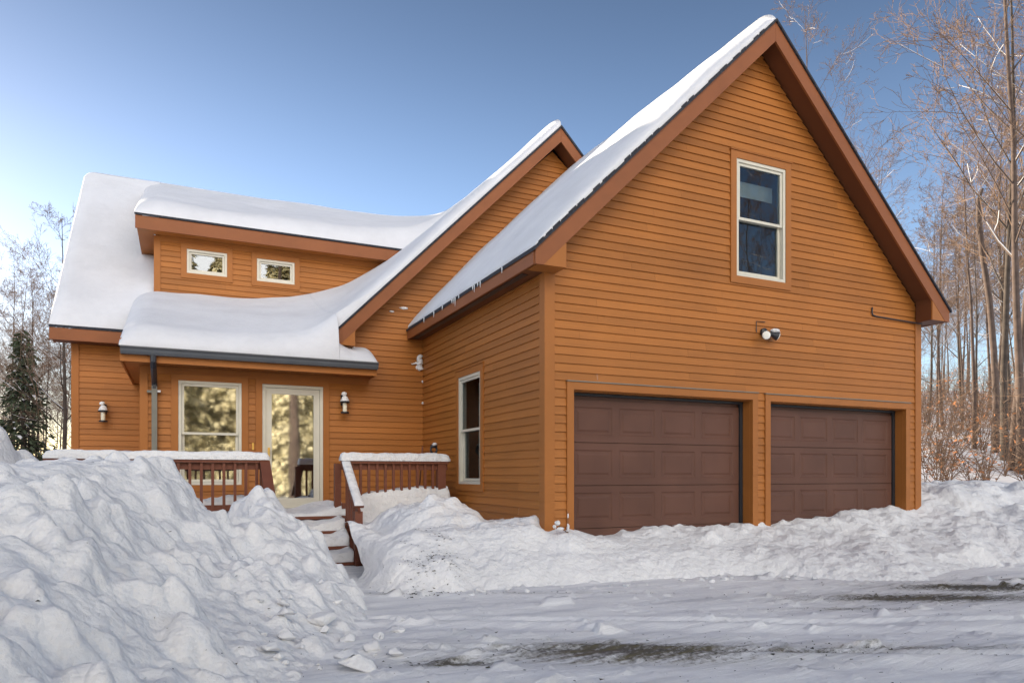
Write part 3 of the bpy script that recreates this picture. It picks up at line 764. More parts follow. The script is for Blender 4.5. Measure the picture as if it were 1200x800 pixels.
# ------------------------------------------------------------------ deck
DVF = 2.70; DZT = 0.60
deck = thing('porch_deck', 'red brown wooden porch deck with railings and steps up to the glass door', 'deck', (-2.5, 3.7, 0))
mb = MB(); nb = 13
for k in range(nb):
    v0 = DVF-0.03+k*(VE-0.06-DVF)/nb; mb.box(-5.4, -0.15, v0, v0+(VE-0.06-DVF)/nb-0.006, DZT-0.035, DZT)
mb.build('deck_floor', M['deckwood'], deck)
board('skirt', (-5.4, -2.88, DVF, DVF+0.035, 0.36, DZT-0.037), (-1.83, -0.15, DVF, DVF+0.035, 0.36, DZT-0.037), (-5.4, -2.88, DVF+0.02, DVF+0.03, -0.1, 0.355), (-1.83, -0.15, DVF+0.02, DVF+0.03, -0.1, 0.355), mat='deckwood', parent=deck)
RT = 1.375
def railing(u0, u1, nbal, b0, b1):
    board('top_rail', (u0, u1, DVF-0.07, DVF+0.09, RT-0.035, RT), (u0, u1, DVF-0.012, DVF+0.028, RT-0.125, RT-0.037), mat='deckwood', parent=deck)
    board('bottom_rail', (u0, u1, DVF-0.012, DVF+0.028, 0.70, 0.78), mat='deckwood', parent=deck)
    for k in range(nbal):
        u = b0+(b1-b0)*k/(nbal-1)
        board('baluster', (u-0.018, u+0.018, DVF-0.050, DVF-0.0135, 0.62, RT-0.038), mat='deckwood', parent=deck)
railing(-5.4, -2.83, 18, -5.3, -2.98)
railing(-1.84, -0.26, 11, -1.70, -0.50)
board('post', (-2.93, -2.84, DVF+0.030, DVF+0.12, 0.0, RT-0.037), mat='deckwood', parent=deck)
board('post', (-1.93, -1.84, DVF+0.030, DVF+0.12, 0.0, RT-0.037), mat='deckwood', parent=deck)
board('post', (-0.42, -0.30, DVF-0.055, DVF+0.065, 0.0, RT-0.038), mat='deckwood', parent=deck)
# steps
SU0, SU1 = -2.86, -1.86
for k in range(3):
    v1 = DVF-0.02-0.28*k; zt = DZT-0.185*(k+1)
    board('tread', (SU0, SU1, v1-0.29, v1-0.004, zt-0.04, zt), mat='deckwood', parent=deck)
    board('riser', (SU0, SU1, v1-0.003, v1+0.015, zt+0.001, zt+0.144), mat='riser', parent=deck)
for u in (SU0-0.045, SU1+0.005):
    mb = MB(); mb.prism([(u, DVF-0.005, DZT-0.04), (u, DVF-0.005, 0.2), (u, 2.25, -0.05), (u, 1.72, -0.05), (u, 1.72, 0.06)], (0.04, 0, 0)); mb.build('stringer', M['deckwood'], deck)
def stair_rail(u):
    a, b = Vector((u, DVF-0.06, RT-0.02)), Vector((u+0.04*0, 1.80, 0.76))
    mb = MB(); mb.beam(a, b, 0.13, 0.035); mb.beam(a+Vector((0, 0, -0.085)), b+Vector((0, 0, -0.085)), 0.035, 0.10); mb.build('handrail', M['deckwood'], deck)
    board('post', (u-0.05, u+0.05, 1.80, 1.90, -0.05, 0.70), mat='deckwood', parent=deck)
    for k in range(5):
        t = (k+0.7)/5.6; p = a.lerp(b, t)
        board('baluster', (u-0.018, u+0.018, p.y-0.018, p.y+0.018, p.z-0.78, p.z-0.13), mat='deckwood', parent=deck)
stair_rail(-1.80); stair_rail(-2.88)

def cap_snow(name, label, u0, u1, v0, v1, zf, h, seed, nu=80, nv=10):
    mb = MB()
    def top(U, V):
        d = np.minimum(np.minimum(U-u0, u1-U), np.minimum(V-v0, v1-V))
        return zf(U, V) + h*rnd(d+0.004, 0.05)*(1+0.18*vnoise(U, V, 5, seed)+0.1*vnoise(U, V, 14, seed+1))
    field(mb, np.linspace(u0, u1, nu), np.linspace(v0, v1, nv), top, lambda U, V: zf(U, V)-0.0)
    return tag(mb.build(name, M['roughsnow'], smooth=True), label, 'snow')
cap_snow('rail_snow', 'band of snow lying on the long porch rail left of the steps', -5.4, -2.82, DVF-0.085, DVF+0.105, lambda U, V: RT+0.003+0*U, 0.105, 21)
cap_snow('rail_snow', 'band of snow lying on the short porch rail right of the steps', -1.86, -0.24, DVF-0.085, DVF+0.105, lambda U, V: RT+0.003+0*U, 0.115, 23)
cap_snow('rail_snow', 'thin strip of snow on the sloping handrail right of the steps', -1.86, -1.74, 1.79, DVF-0.088, lambda U, V: 0.76+(V-1.80)/(DVF-0.06-1.80)*(RT-0.02-0.76)+0.024, 0.035, 25, 10, 40)
# snow on the steps
mb = MB()
def st_top(U, V):
    k = np.clip(np.floor((DVF-0.02-V)/0.28), 0, 2); z = DZT-0.185*(k+1)
    side = np.clip((U-SU0)/(SU1-SU0), 0, 1)
    fr = ((DVF-0.02-V)/0.28) % 1.0
    t = (0.065+0.11*side**3+0.10*(1-side)**2)*(1.2-fr*0.4) + 0.045*vnoise(U, V, 6, 31)
    return z+np.maximum(t, 0.004)
for k in range(3):
    v1 = DVF-0.02-0.28*k
    field(mb, np.linspace(SU0, SU1, 40), np.linspace(v1-0.287, v1-0.006, 12), lambda U, V: np.where(True, st_top(U, np.clip(V, v1-0.279, v1-0.001)), 0), lambda U, V: 0*U+DZT-0.185*(k+1)+0.002)
tag(mb.build('step_snow', M['roughsnow'], smooth=True), 'trampled snow left on the wooden porch steps', 'snow')
mb = MB()
def dk_top(u0, u1, v0, v1, h, seed):
    def f(U, V):
        d = np.minimum(np.minimum(U-u0, u1-U), np.minimum(V-v0, v1-V))
        return DZT+0.003 + (h+0.10*vnoise(U, V, 2.2, seed)+0.06*vnoise(U, V, 7, seed+1)-0.12*np.clip((V-DVF)/1.2, 0, 1))*rnd(d+0.002, 0.22)
    return f
field(mb, np.linspace(-5.38, -2.97, 100), np.linspace(DVF+0.035, 3.9, 40), dk_top(-5.38, -2.97, DVF+0.035, 3.9, 0.30, 41), lambda U, V: DZT+0.002+0*U)
tag(mb.build('deck_snow', M['roughsnow'], smooth=True), 'lumpy snow heaped on the deck behind the left rail balusters', 'snow')
mb = MB()
def sk(U, V):
    d = np.minimum(np.minimum(U+1.66, -0.22-U), np.minimum(V-(DVF-0.10), 3.9-V))
    h = 0.40+0.10*np.clip((U+1.6)/0.8, 0, 1)+0.03*vnoise(U, V, 7, 45)-0.30*np.clip((V-DVF-0.25)/0.8, 0, 1)
    return 0.50+h*rnd(d+0.003, 0.07)
field(mb, np.linspace(-1.66, -0.22, 90), np.linspace(DVF-0.10, 3.9, 50), sk, lambda U, V: 0.50+0.0*U)
tag(mb.build('deck_snow', M['roughsnow'], smooth=True), 'smooth slab of snow packed against the short right railing', 'snow')
mb = MB()
def lf(U, V):
    d = np.minimum(np.minimum(U+2.82, -1.68-U), np.minimum(V-(DVF-0.02), VE-0.15-V))
    return DZT+0.003+(0.04+0.12*np.clip((U+2.3)/0.5, 0, 1)+0.03*vnoise(U, V, 5, 48))*rnd(d+0.002, 0.1)
field(mb, np.linspace(-2.82, -1.68, 60), np.linspace(DVF-0.02, VE-0.15, 60), lf, lambda U, V: DZT+0.002+0*U)
tag(mb.build('deck_snow', M['roughsnow'], smooth=True), 'trodden snow on the landing in front of the glass door', 'snow')

# snow shovel leaning in the corner of the deck, and a stick
t = thing('snow_shovel', 'red handled snow shovel with black snow topped grip behind the right railing', 'shovel', (-0.35, 3.2, DZT))
mb = MB(); mb.tube([(-0.42, 2.98, 0.75), (-0.33, 3.12, 1.52)], 0.016, 8); mb.build('shaft', M['red'], t)
mb = MB(); g0 = Vector((-0.33, 3.12, 1.52)); pts = [g0+Vector((0.05*math.sin(a)*1.0, 0, 0.05-0.06*math.cos(a))) for a in np.linspace(0, 2*math.pi, 14)]
mb.tube(pts, 0.018, 6); mb.tube([g0+Vector((-.05, 0, .10)), g0+Vector((.05, 0, .10))], 0.026, 8); mb.build('grip', M['black'], t, smooth=True)
mb = MB(); blob(mb, g0+Vector((0.01, -0.005, 0.135)), 0.036, (1.2, 1, 0.7), 6); mb.build('snow_cap', M['roughsnow'], t, smooth=True)
mb = MB(); mb.box(-0.62, -0.24, 2.93, 2.96, 0.62, 0.98); mb.build('blade', M['red'], t)
mb = MB(); mb.tube([(-0.60, 3.10, 0.62), (-0.50, 3.16, 1.62)], 0.012, 6)
tag(mb.build('broom_handle', M['deckwood']), 'thin wooden broom handle standing beside the red shovel', 'broom')

# ------------------------------------------------------------------ ground, plowed snow
def ground_z(u, v):
    u = np.asarray(u, float); v = np.asarray(v, float)
    dx, dy = u-CAM[0], v-CAM[1]
    X = dx*math.cos(YAW)-dy*math.sin(YAW); Y = dx*math.sin(YAW)+dy*math.cos(YAW)
    z = -0.06+0*u
    right = 1/(1+np.exp(-(u-8.8)/0.9)) / (1+np.exp(-(v+1.5)/1.0))
    z = z + right*0.78
    far = np.clip(Y-18, 0, 200); side = 1/(1+np.exp(-(X-6)/3.0))
    z = z + side*0.145*np.clip(far, 0, 45)**1.05 + (1-side)*0.028*far
    return z
def sheet(name, us, vs, mat, kind, zf):
    mb = MB(); U, V = np.meshgrid(us, vs, indexing='ij'); Z = zf(U, V); nu, nv = U.shape
    mb.v = list(zip(U.ravel().tolist(), V.ravel().tolist(), Z.ravel().tolist()))
    idx = np.arange(nu*nv).reshape(nu, nv)
    q = np.stack([idx[:-1, :-1], idx[1:, :-1], idx[1:, 1:], idx[:-1, 1:]], -1).reshape(-1, 4)
    mb.f = [tuple(r) for r in q.tolist()]; mb.tone = [0.0]*len(q)
    o = mb.build(name, mat, smooth=True)
    if kind: o['kind'] = kind
    return o
def gz_all(U, V):
    return ground_z(U, V) + 0.10*vnoise(U, V, 0.25, 51) + 0.03*vnoise(U, V, 1.1, 52)*np.exp(-((U-8)**2+(V-4)**2)/2000)
far = np.concatenate([-np.geomspace(420, 42, 14), np.linspace(-40, 70, 150), np.geomspace(72, 460, 16)])
sheet('snowy_ground', far, far, M['snow'], 'structure', lambda U, V: gz_all(U, V)-0.06*(np.abs(U) < 12)*(np.abs(V+2) < 9))

# faceted chunks pressed into a height field
def chunks(U, V, Z, n, rmin, rmax, area, seed, hmul=0.55, wfun=None):
    r_ = np.random.default_rng(seed); out = Z.copy()
    u0, v0 = U[0, 0], V[0, 0]; du = U[1, 0]-U[0, 0]; dv = V[0, 1]-V[0, 0]
    for k in range(n):
        cu, cv = r_.uniform(area[0], area[1]), r_.uniform(area[2], area[3])
        r = rmin*(rmax/rmin)**(r_.random()**1.8)
        i, j = int((cu-u0)/du), int((cv-v0)/dv)
        if not (0 <= i < U.shape[0] and 0 <= j < U.shape[1]): continue
        if wfun is not None and r_.random() > wfun(cu, cv, Z[i, j]): continue
        w = int(r*1.6/du)+1
        sl = (slice(max(0, i-w), i+w+1), slice(max(0, j-w), j+w+1))
        x = U[sl]-cu; y = V[sl]-cv
        h = np.full(x.shape, r*hmul*r_.uniform(0.5, 1.3)); tilt = r_.uniform(-0.5, 0.5, 2)
        h = h + tilt[0]*x+tilt[1]*y
        a0 = r_.uniform(0, 6.28)
        for q in range(r_.integers(4, 7)):
            a = a0+q*6.28/5+r_.uniform(-0.4, 0.4); s = r_.uniform(1.2, 3.0)
            h = np.minimum(h, s*(r*r_.uniform(0.7, 1.0)-(x*math.cos(a)+y*math.sin(a))))
        out[sl] = np.maximum(out[sl], Z[i, j]*0.35+Z[sl]*0.65+h)
    return out
# driveway: packed snow with ice and frozen gravel showing
def drive_mat():
    m, nt, bs = new_mat('packed_driveway_snow')
    st = (0.38, 3.2, 1.0); rot = (0, 0, YAW)
    P = pos_node(nt); Ps = pos_node(nt, st, rot)
    n1 = N(nt, 'ShaderNodeTexNoise', Scale=1.6, Detail=9.0, Roughness=0.62); nt.links.new(Ps, n1.inputs['Vector'])
    n2 = N(nt, 'ShaderNodeTexNoise', Scale=5.5, Detail=9.0, Roughness=0.72); nt.links.new(Ps, n2.inputs['Vector'])
    n3 = N(nt, 'ShaderNodeTexNoise', Scale=26.0, Detail=6.0, Roughness=0.7); nt.links.new(P, n3.inputs['Vector'])
    ice = ramp(nt, n1.outputs['Fac'], [(0.32, (0.60, 0.615, 0.65)), (0.46, (0.80, 0.80, 0.815)), (0.58, (0.87, 0.87, 0.87))])
    at_ = N(nt, 'ShaderNodeAttribute', attribute_name='bare')
    # bare patches: attribute field broken up by fine noise
    a1 = N(nt, 'ShaderNodeMath', operation='MULTIPLY_ADD'); a1.inputs[1].default_value = 0.55
    nt.links.new(n2.outputs['Fac'], a1.inputs[0]); nt.links.new(at_.outputs['Fac'], a1.inputs[2])
    a2 = N(nt, 'ShaderNodeMath', operation='MULTIPLY_ADD'); a2.inputs[1].default_value = 0.75
    nt.links.new(n3.outputs['Fac'], a2.inputs[0]); nt.links.new(a1.outputs[0], a2.inputs[2])
    mr = N(nt, 'ShaderNodeMapRange'); mr.inputs['From Min'].default_value = 0.98; mr.inputs['From Max'].default_value = 1.22
    nt.links.new(a2.outputs[0], mr.inputs['Value'])
    gcol = ramp(nt, n2.outputs['Fac'], [(0.42, (0.085, 0.08, 0.075)), (0.56, (0.115, 0.10, 0.07)), (0.66, (0.15, 0.135, 0.06))])
    mx = N(nt, 'ShaderNodeMix', data_type='RGBA')
    tn = N(nt, 'ShaderNodeMix', data_type='RGBA'); tn.inputs['B'].default_value = (0.36, 0.35, 0.335, 1)
    tf = N(nt, 'ShaderNodeMath', operation='MULTIPLY', use_clamp=True); nt.links.new(at_.outputs['Fac'], tf.inputs[0])
    tg = N(nt, 'ShaderNodeMapRange'); tg.inputs['From Min'].default_value = 0.35; tg.inputs['From Max'].default_value = 0.62; tg.inputs['To Max'].default_value = 1.9
    nt.links.new(n2.outputs['Fac'], tg.inputs['Value']); nt.links.new(tg.outputs['Result'], tf.inputs[1])
    nt.links.new(tf.outputs[0], tn.inputs['Factor']); nt.links.new(ice.outputs['Color'], tn.inputs['A'])
    nt.links.new(mr.outputs['Result'], mx.inputs['Factor']); nt.links.new(tn.outputs['Result'], mx.inputs['A']); nt.links.new(gcol.outputs['Color'], mx.inputs['B'])
    nt.links.new(mx.outputs['Result'], bs.inputs['Base Color'])
    rr_ = ramp(nt, n1.outputs['Fac'], [(0.34, (0.45,)*3), (0.5, (0.8,)*3)]); nt.links.new(rr_.outputs['Color'], bs.inputs['Roughness'])
    bs.inputs['Specular IOR Level'].default_value = 0.35
    ad = N(nt, 'ShaderNodeMath', operation='MULTIPLY_ADD'); ad.inputs[1].default_value = 0.4
    nt.links.new(n3.outputs['Fac'], ad.inputs[0]); nt.links.new(n2.outputs['Fac'], ad.inputs[2])
    b = N(nt, 'ShaderNodeBump', Strength=0.7, Distance=0.03)
    nt.links.new(ad.outputs[0], b.inputs['Height']); nt.links.new(b.outputs['Normal'], bs.inputs['Normal'])
    return m
M['drive'] = drive_mat()
def chunks_later(U, V, Z):
    Z = chunks(U, V, Z, 250, 0.05, 0.16, (-3, 9, -5.5, 0.0), 27, 0.10)
    Z = chunks(U, V, Z, 2600, 0.03, 0.05, (-3, 8, -5.5, -0.4), 28, 0.30, lambda a, b, z: 0.25+0.75*(mnoise.noise((a*0.6+b*0.28, b*2.2-a*1.0, 4.0)) > 0.05))
    return Z
ell = [(-1.2, -3.45, 1.3, 0.34, 1.0), (-0.15, -3.95, 0.8, 0.13, 0.8), (-2.35, -3.2, 0.5, 0.14, 0.9), (2.6, -2.95, 1.5, 0.34, 1.0), (3.6, -2.75, 1.1, 0.36, 1.05), (1.5, -3.05, 0.7, 0.10, 0.7), (4.3, -3.4, 1.0, 0.14, 0.8), (0.6, -4.2, 1.2, 0.12, 0.7), (-1.9, -4.0, 0.8, 0.10, 0.6), (-2.0, -0.55, 0.35, 0.10, 0.7), (-0.6, -1.15, 1.2, 0.06, 0.45), (5.0, -2.6, 0.8, 0.12, 0.9)]
def dz(U, V):
    a, b = math.cos(YAW), math.sin(YAW)
    X = U*a-V*b; Y = U*b+V*a
    rut = 0
    for y0, w in ((-5.05, 0.13), (-4.75, 0.05), (-3.95, 0.12), (-3.55, 0.04), (-2.75, 0.11), (-2.35, 0.05)):
        yc = y0+1.9+0.22*np.sin(X*0.35+y0)+0.02*X
        rut = rut-0.020*np.exp(-((Y-yc+2.0)/w)**2)+0.011*np.exp(-((Y-yc+2.0-1.7*w)/(0.6*w))**2)
    return rut+0.018*vnoise(X*0.35, Y*1.2, 1.2, 61)+0.012*vnoise(X*0.4, Y*1.4, 3.0, 62)+0.007*vnoise(X*0.6, Y*1.6, 6.0, 63)+0.004*vnoise(U, V, 14.0, 65)
us = np.arange(-4.5, 9.0, 0.03); vs = np.arange(-6.4, 1.9, 0.03)
U, V = np.meshgrid(us, vs, indexing='ij'); ZD = dz(U, V)
bare0 = np.zeros(U.shape)
def drive_field(U, V): return ZD
ZD = chunks_later(U, V, ZD)
dr = sheet('driveway', us, vs, M['drive'], 'structure', drive_field)
bare = np.zeros(U.shape)
for (eu, ev, ea, eb, s) in ell:
    du, dv = U-eu, V-ev; x = du*math.cos(YAW)-dv*math.sin(YAW); y = du*math.sin(YAW)+dv*math.cos(YAW)
    bare = np.maximum(bare, s*0.62*np.exp(-(x/ea)**2-(y/eb)**2))
a_ = dr.data.attributes.new('bare', 'FLOAT', 'POINT'); a_.data.foreach_set('value', bare.ravel().astype(np.float32))

def tps(P, z, reg=1e-3):
    n = len(P); d = np.linalg.norm(P[:, None]-P[None], axis=-1); K = np.where(d > 0, d*d*np.log(d+1e-12), 0)+reg*np.eye(n)
    A = np.zeros((n+3, n+3)); A[:n, :n] = K; A[:n, n] = 1; A[:n, n+1:] = P; A[n, :n] = 1; A[n+1:, :n] = P.T
    w = np.linalg.solve(A, np.concatenate([z, np.zeros(3)]))
    def f(U, V):
        out = w[n]+w[n+1]*U+w[n+2]*V
        for k in range(n):
            d2 = (U-P[k, 0])**2+(V-P[k, 1])**2
            out = out + w[k]*0.5*d2*np.log(d2+1e-12)
        return out
    return f
def blur(Z, it=1):
    for _ in range(it):
        p = np.pad(Z, 1, mode='edge')
        Z = (p[1:-1, 1:-1]*4+p[:-2, 1:-1]*2+p[2:, 1:-1]*2+p[1:-1, :-2]*2+p[1:-1, 2:]*2+p[:-2, :-2]+p[2:, :-2]+p[:-2, 2:]+p[2:, 2:])/16
    return Z
def fbm(U, V, s, seed, amp, octs=4, gain=0.5):
    o = 0
    for k in range(octs): o = o+vnoise(U, V, s*2**k, seed+k, amp*gain**k)
    return o

# left pile: heights measured along sight lines (column, distance, height)
ctl = []
def cp(px, Y, z): p = at(px, Y); ctl.append((p.x, p.y, z))
for px, pts in {
    -140: [(1.9, 0.25), (3.0, 0.75), (4.2, 1.15), (5.4, 1.30), (7.0, 1.2), (8.5, 0.7)],
    0: [(2.0, 0.18), (2.6, 0.42), (3.4, 0.72), (4.4, 1.08), (5.2, 1.31), (6.3, 1.15), (8.2, 1.05), (9.5, 0.4)],
    60: [(2.2, 0.10), (3.0, 0.42), (4.0, 0.80), (5.0, 1.14), (5.6, 1.31), (6.6, 1.0), (8.3, 0.8)],
    110: [(2.4, 0.02), (3.2, 0.34), (4.2, 0.70), (5.2, 1.08), (5.8, 1.32), (6.7, 0.9), (8.5, 0.5)],
    160: [(2.6, -0.02), (3.5, 0.28), (4.5, 0.62), (5.5, 1.02), (6.1, 1.27), (6.9, 0.9), (8.6, 0.3)],
    200: [(2.9, -0.04), (3.8, 0.25), (4.8, 0.55), (5.8, 0.98), (6.35, 1.20), (7.0, 0.75), (8.6, 0.25)],
    232: [(3.1, -0.05), (4.0, 0.22), (5.0, 0.46), (5.9, 0.66), (6.6, 0.85), (7.2, 0.68), (8.6, 0.3)],
    270: [(3.4, -0.05), (4.2, 0.18), (5.2, 0.38), (6.2, 0.52), (7.2, 0.68), (8.0, 0.60), (8.8, 0.3)],
    315: [(3.7, -0.06), (4.5, 0.14), (5.5, 0.35), (6.5, 0.60), (7.4, 0.84), (8.2, 0.55), (8.8, 0.2)],
    350: [(3.9, -0.07), (4.7, 0.08), (5.6, 0.28), (6.6, 0.48), (7.4, 0.60), (8.2, 0.35)],
    385: [(4.1, -0.08), (4.9, 0.02), (5.8, 0.20), (6.7, 0.30), (7.5, 0.22), (8.2, 0.0)],
    415: [(4.2, -0.14), (5.0, -0.07), (5.8, 0.06), (6.6, 0.05), (7.3, -0.06), (8.0, -0.12)],
    440: [(4.0, -0.2), (5.0, -0.16), (5.8, -0.06), (6.4, -0.14), (7.2, -0.2)],
    490: [(4.0, -0.3), (5.2, -0.25), (6.5, -0.3), (7.5, -0.35)], 560: [(4.5, -0.5), (6, -0.5), (7.5, -0.6)]}.items():
    for Y, z in pts: cp(px, Y, z)
ctl = np.array(ctl); f_pile = tps(ctl[:, :2], ctl[:, 2])
us = np.arange(-8.3, -1.55, 0.019); vs = np.arange(-6.6, 1.75, 0.019)
U, V = np.meshgrid(us, vs, indexing='ij'); Z = f_pile(U, V); Z = Z-0.02*np.clip(Z-0.4, 0, 1)/0.7
inside = np.clip((Z+0.06)/0.25, 0, 1)
Z = Z + inside*(fbm(U, V, 1.2, 71, 0.085, 3, 0.5)-0.01)
base = Z.copy()
pn = lambda a, b: min(1.0, max(0.06, 0.5+2.6*mnoise.noise((a*0.9, b*0.9, 7.7))))
wf = lambda cu, cv, z: pn(cu, cv) if z > -0.02 else 0.0
Z = chunks(U, V, Z, 300, 0.10, 0.28, (-8.3, -1.6, -6.6, 1.7), 5, 0.42, wf)
Z = chunks(U, V, Z, 4200, 0.045, 0.14, (-8.3, -1.6, -6.6, 1.7), 6, 0.58, wf)
Z = blur(Z, 2) + inside*fbm(U, V, 7.0, 77, 0.022, 3)
Z = chunks(U, V, Z, 1600, 0.05, 0.12, (-8.3, -1.6, -6.6, 1.7), 8, 0.55, wf)
Z = chunks(U, V, Z, 14000, 0.02, 0.055, (-7, -1.6, -6.6, 1.7), 7, 0.75, lambda a, b, z: pn(a+5, b) if z > -0.02 else 0)
Z = chunks(U, V, Z, 60, 0.10, 0.22, (-6, -1.9, -5.0, 1.4), 9, 0.75, lambda a, b, z: 1.0 if z > 0.05 else 0)
Z = blur(Z, 1)
def grid_obj(name, U, V, Z, mat, zmin=-0.16, cut=None):
    """height field as one mesh, faces wholly under zmin left out"""
    nu, nv = U.shape; mb = MB()
    keep = Z > zmin
    if cut is not None: keep &= cut
    fk = keep[:-1, :-1] | keep[1:, :-1] | keep[1:, 1:] | keep[:-1, 1:]
    idx = np.arange(nu*nv).reshape(nu, nv)
    q = np.stack([idx[:-1, :-1], idx[1:, :-1], idx[1:, 1:], idx[:-1, 1:]], -1)[fk]
    used = np.unique(q); mp = np.full(nu*nv, -1); mp[used] = np.arange(len(used))
    mb.v = np.stack([U.ravel()[used], V.ravel()[used], Z.ravel()[used]], -1).tolist()
    mb.f = [tuple(r) for r in mp[q].tolist()]; mb.tone = [0.0]*len(q)
    return mb.build(name, mat, smooth=True)
pile = grid_obj('snow_pile', U, V, Z, M['roughsnow'], zmin=-0.10)
tag(pile, 'tall rough heap of shovelled snow filling the left foreground before the porch', 'snow pile')
pile_Z = (us, vs, Z)

# bank in front of the garage and beside the steps, thrown up by the plow
us = np.arange(-2.35, 14.0, 0.032); vs = np.arange(-3.4, 4.66, 0.032)
U, V = np.meshgrid(us, vs, indexing='ij')
vb_u = np.array([-2.5, -2.15, -1.9, -1.4, -0.9, 0.0, 1.0, 2.0, 2.5, 3.0, 3.6, 4.6, 6.0, 8.0, 14.0])
vb_v = np.array([2.2, 1.2, -0.55, -0.75, -0.72, -0.85, -0.98, -1.05, -1.35, -2.0, -2.25, -2.0, -1.9, -2.2, -2.6])
VB = np.interp(U, vb_u, vb_v)+0.06*vnoise(U, 0*V, 1.5, 81)+0.03*vnoise(U, V, 5, 82)
dd = V-VB                                   # distance inside the bank
edge_h = np.interp(U, [-2.3, -1.5, 0, 2, 3, 5, 7, 9, 14], [0.30, 0.36, 0.33, 0.33, 0.26, 0.36, 0.55, 0.75, 0.8])
wall_h = np.interp(U, [-2.3, -0.4, 0.0, 0.5, 0.8, 1.5, 2.4, 3.3, 3.55, 4.2, 5.2, 6.6, 7.6, 9, 14], [0.45, 0.58, 0.56, 0.50, 0.44, 0.47, 0.49, 0.50, 0.45, 0.57, 0.62, 0.66, 0.95, 0.98, 0.85])
runw = np.interp(U, [-2, 2.2, 3.2, 5, 14], [0.50, 0.55, 1.3, 1.5, 2.0])
ramp_ = np.clip(dd/runw, 0, 1); face_p = np.where(U < 2.4, ramp_**0.75, np.sin(ramp_*np.pi/2))
tt = np.clip((dd-runw)/np.maximum(0.02-VB-runw, 0.3), 0, 1)
H = (edge_h*(1-tt)+wall_h*tt)*face_p
H = np.where(V > 0.05, np.minimum(H, wall_h*face_p), H)
# hump thrown up beside the steps
H = np.maximum(H, 0.80*np.exp(-(((U+0.98)/0.78)**4+((V-1.35)/1.15)**4)) + 0.0)
H = np.maximum(H, 0.58*np.exp(-(((U+1.25)/0.72)**4+((V-0.75)/1.15)**4)))
H = np.maximum(H, 0.62*np.exp(-(((U+0.12)/0.28)**2+((V-1.2)/0.9)**2)))
H = H + 0.10*np.exp(-(((U-0.22)/0.20)**2+((V+0.22)/0.16)**2)) + 0.06*np.exp(-(((U-0.62)/0.12)**2+((V+0.2)/0.15)**2))
# the yard bank on the right
H = np.maximum(H, 1.06*np.exp(-(np.clip(U-9.5, -99, 0)/1.9)**2)*(0.5+0.5*np.tanh((V-0.0)/0.8))*(0.75+0.25*np.exp(-((V-1.2)/2.5)**2)))
inside = np.clip(H/0.2, 0, 1)
Zb = H-0.05*(1-inside)-0.03
rough = np.clip(np.maximum(np.clip((U-2.6)/1.2, 0, 1), np.clip((-0.2-U)/0.6, 0, 1)), 0.15, 1)
Zb = Zb + inside*rough*(fbm(U, V, 1.6, 85, 0.085, 4, 0.55))
doorz = (V > -0.02)                         # garage floor stays clear
wf = lambda cu, cv, z: (pn(cu+9, cv) if (cv > -0.28 or cu > 3.0 or cu < -0.3) else 0.06) if z > 0.05 else 0.0
Zb = chunks(U, V, Zb, 1100, 0.07, 0.22, (-2.3, 10, -2.8, 2.6), 15, 0.42, wf)
wf2 = lambda cu, cv, z: (0.9 if (z < 0.27 or cv > -0.3 or cu > 3.0 or cu < -0.3) else 0.08) if z > -0.02 else 0.0
Zb = chunks(U, V, Zb, 3600, 0.035, 0.10, (-2.3, 10, -2.8, 2.6), 16, 0.6, wf2)
Zb = blur(Zb, 2)+inside*fbm(U, V, 8.0, 88, 0.012, 2)
Zb = chunks(U, V, Zb, 4000, 0.03, 0.055, (-2.3, 8, -2.6, 1.6), 17, 0.8, wf2)
Zb = blur(Zb, 1)
cut = ~((U > 0.0) & (U < W) & (V > 0.19)) & ~((U > -0.3) & (U < 0.01) & (V > 4.0))
cut &= ~((U < -1.78) & (V > 1.70)) & ~((U < W) & (V > 2.66)) & ~((U < -2.02) & (V > 0.5))
H0 = Zb.copy()
bank = grid_obj('snow_bank', U, V, Zb, M['roughsnow'], zmin=-0.03, cut=cut)
tag(bank, 'long plowed snow bank along the foot of the two garage doors', 'snow bank')
bank_Z = (us, vs, Zb)
# taller lump behind the left pile, at the picture's edge
p_ = at(-8, 7.2)
us = np.arange(p_.x-2.4, p_.x+1.0, 0.03); vs = np.arange(p_.y-1.4, min(p_.y+1.6, 2.6), 0.03)
U, V = np.meshgrid(us, vs, indexing='ij'); dx, dy = U-p_.x, V-p_.y
X_ = dx*math.cos(YAW)-dy*math.sin(YAW); Y_ = dx*math.sin(YAW)+dy*math.cos(YAW)
Zl = 1.66*np.exp(-(np.abs(np.where(X_ > 0, X_/0.24, X_/0.9))**3)-(np.abs(Y_/0.9)**3)*0.7)+fbm(U, V, 2.6, 93, 0.22, 4)-0.05
Zl = blur(chunks(U, V, Zl, 260, 0.05, 0.18, (p_.x-2.4, p_.x+1.0, p_.y-1.4, p_.y+1.4), 19, 0.45), 1)
tag(grid_obj('snow_pile', U, V, Zl, M['roughsnow'], zmin=0.2), 'small snow peak rising behind the big heap at the left edge', 'snow pile')

def zat(F, u, v):
    us_, vs_, Z_ = F; i = int((u-us_[0])/(us_[1]-us_[0])); j = int((v-vs_[0])/(vs_[1]-vs_[0]))
    if 0 <= i < len(us_) and 0 <= j < len(vs_): return float(Z_[i, j])
    return -1
def top_z(u, v): return max(zat(pile_Z, u, v), zat(bank_Z, u, v), 0.0)
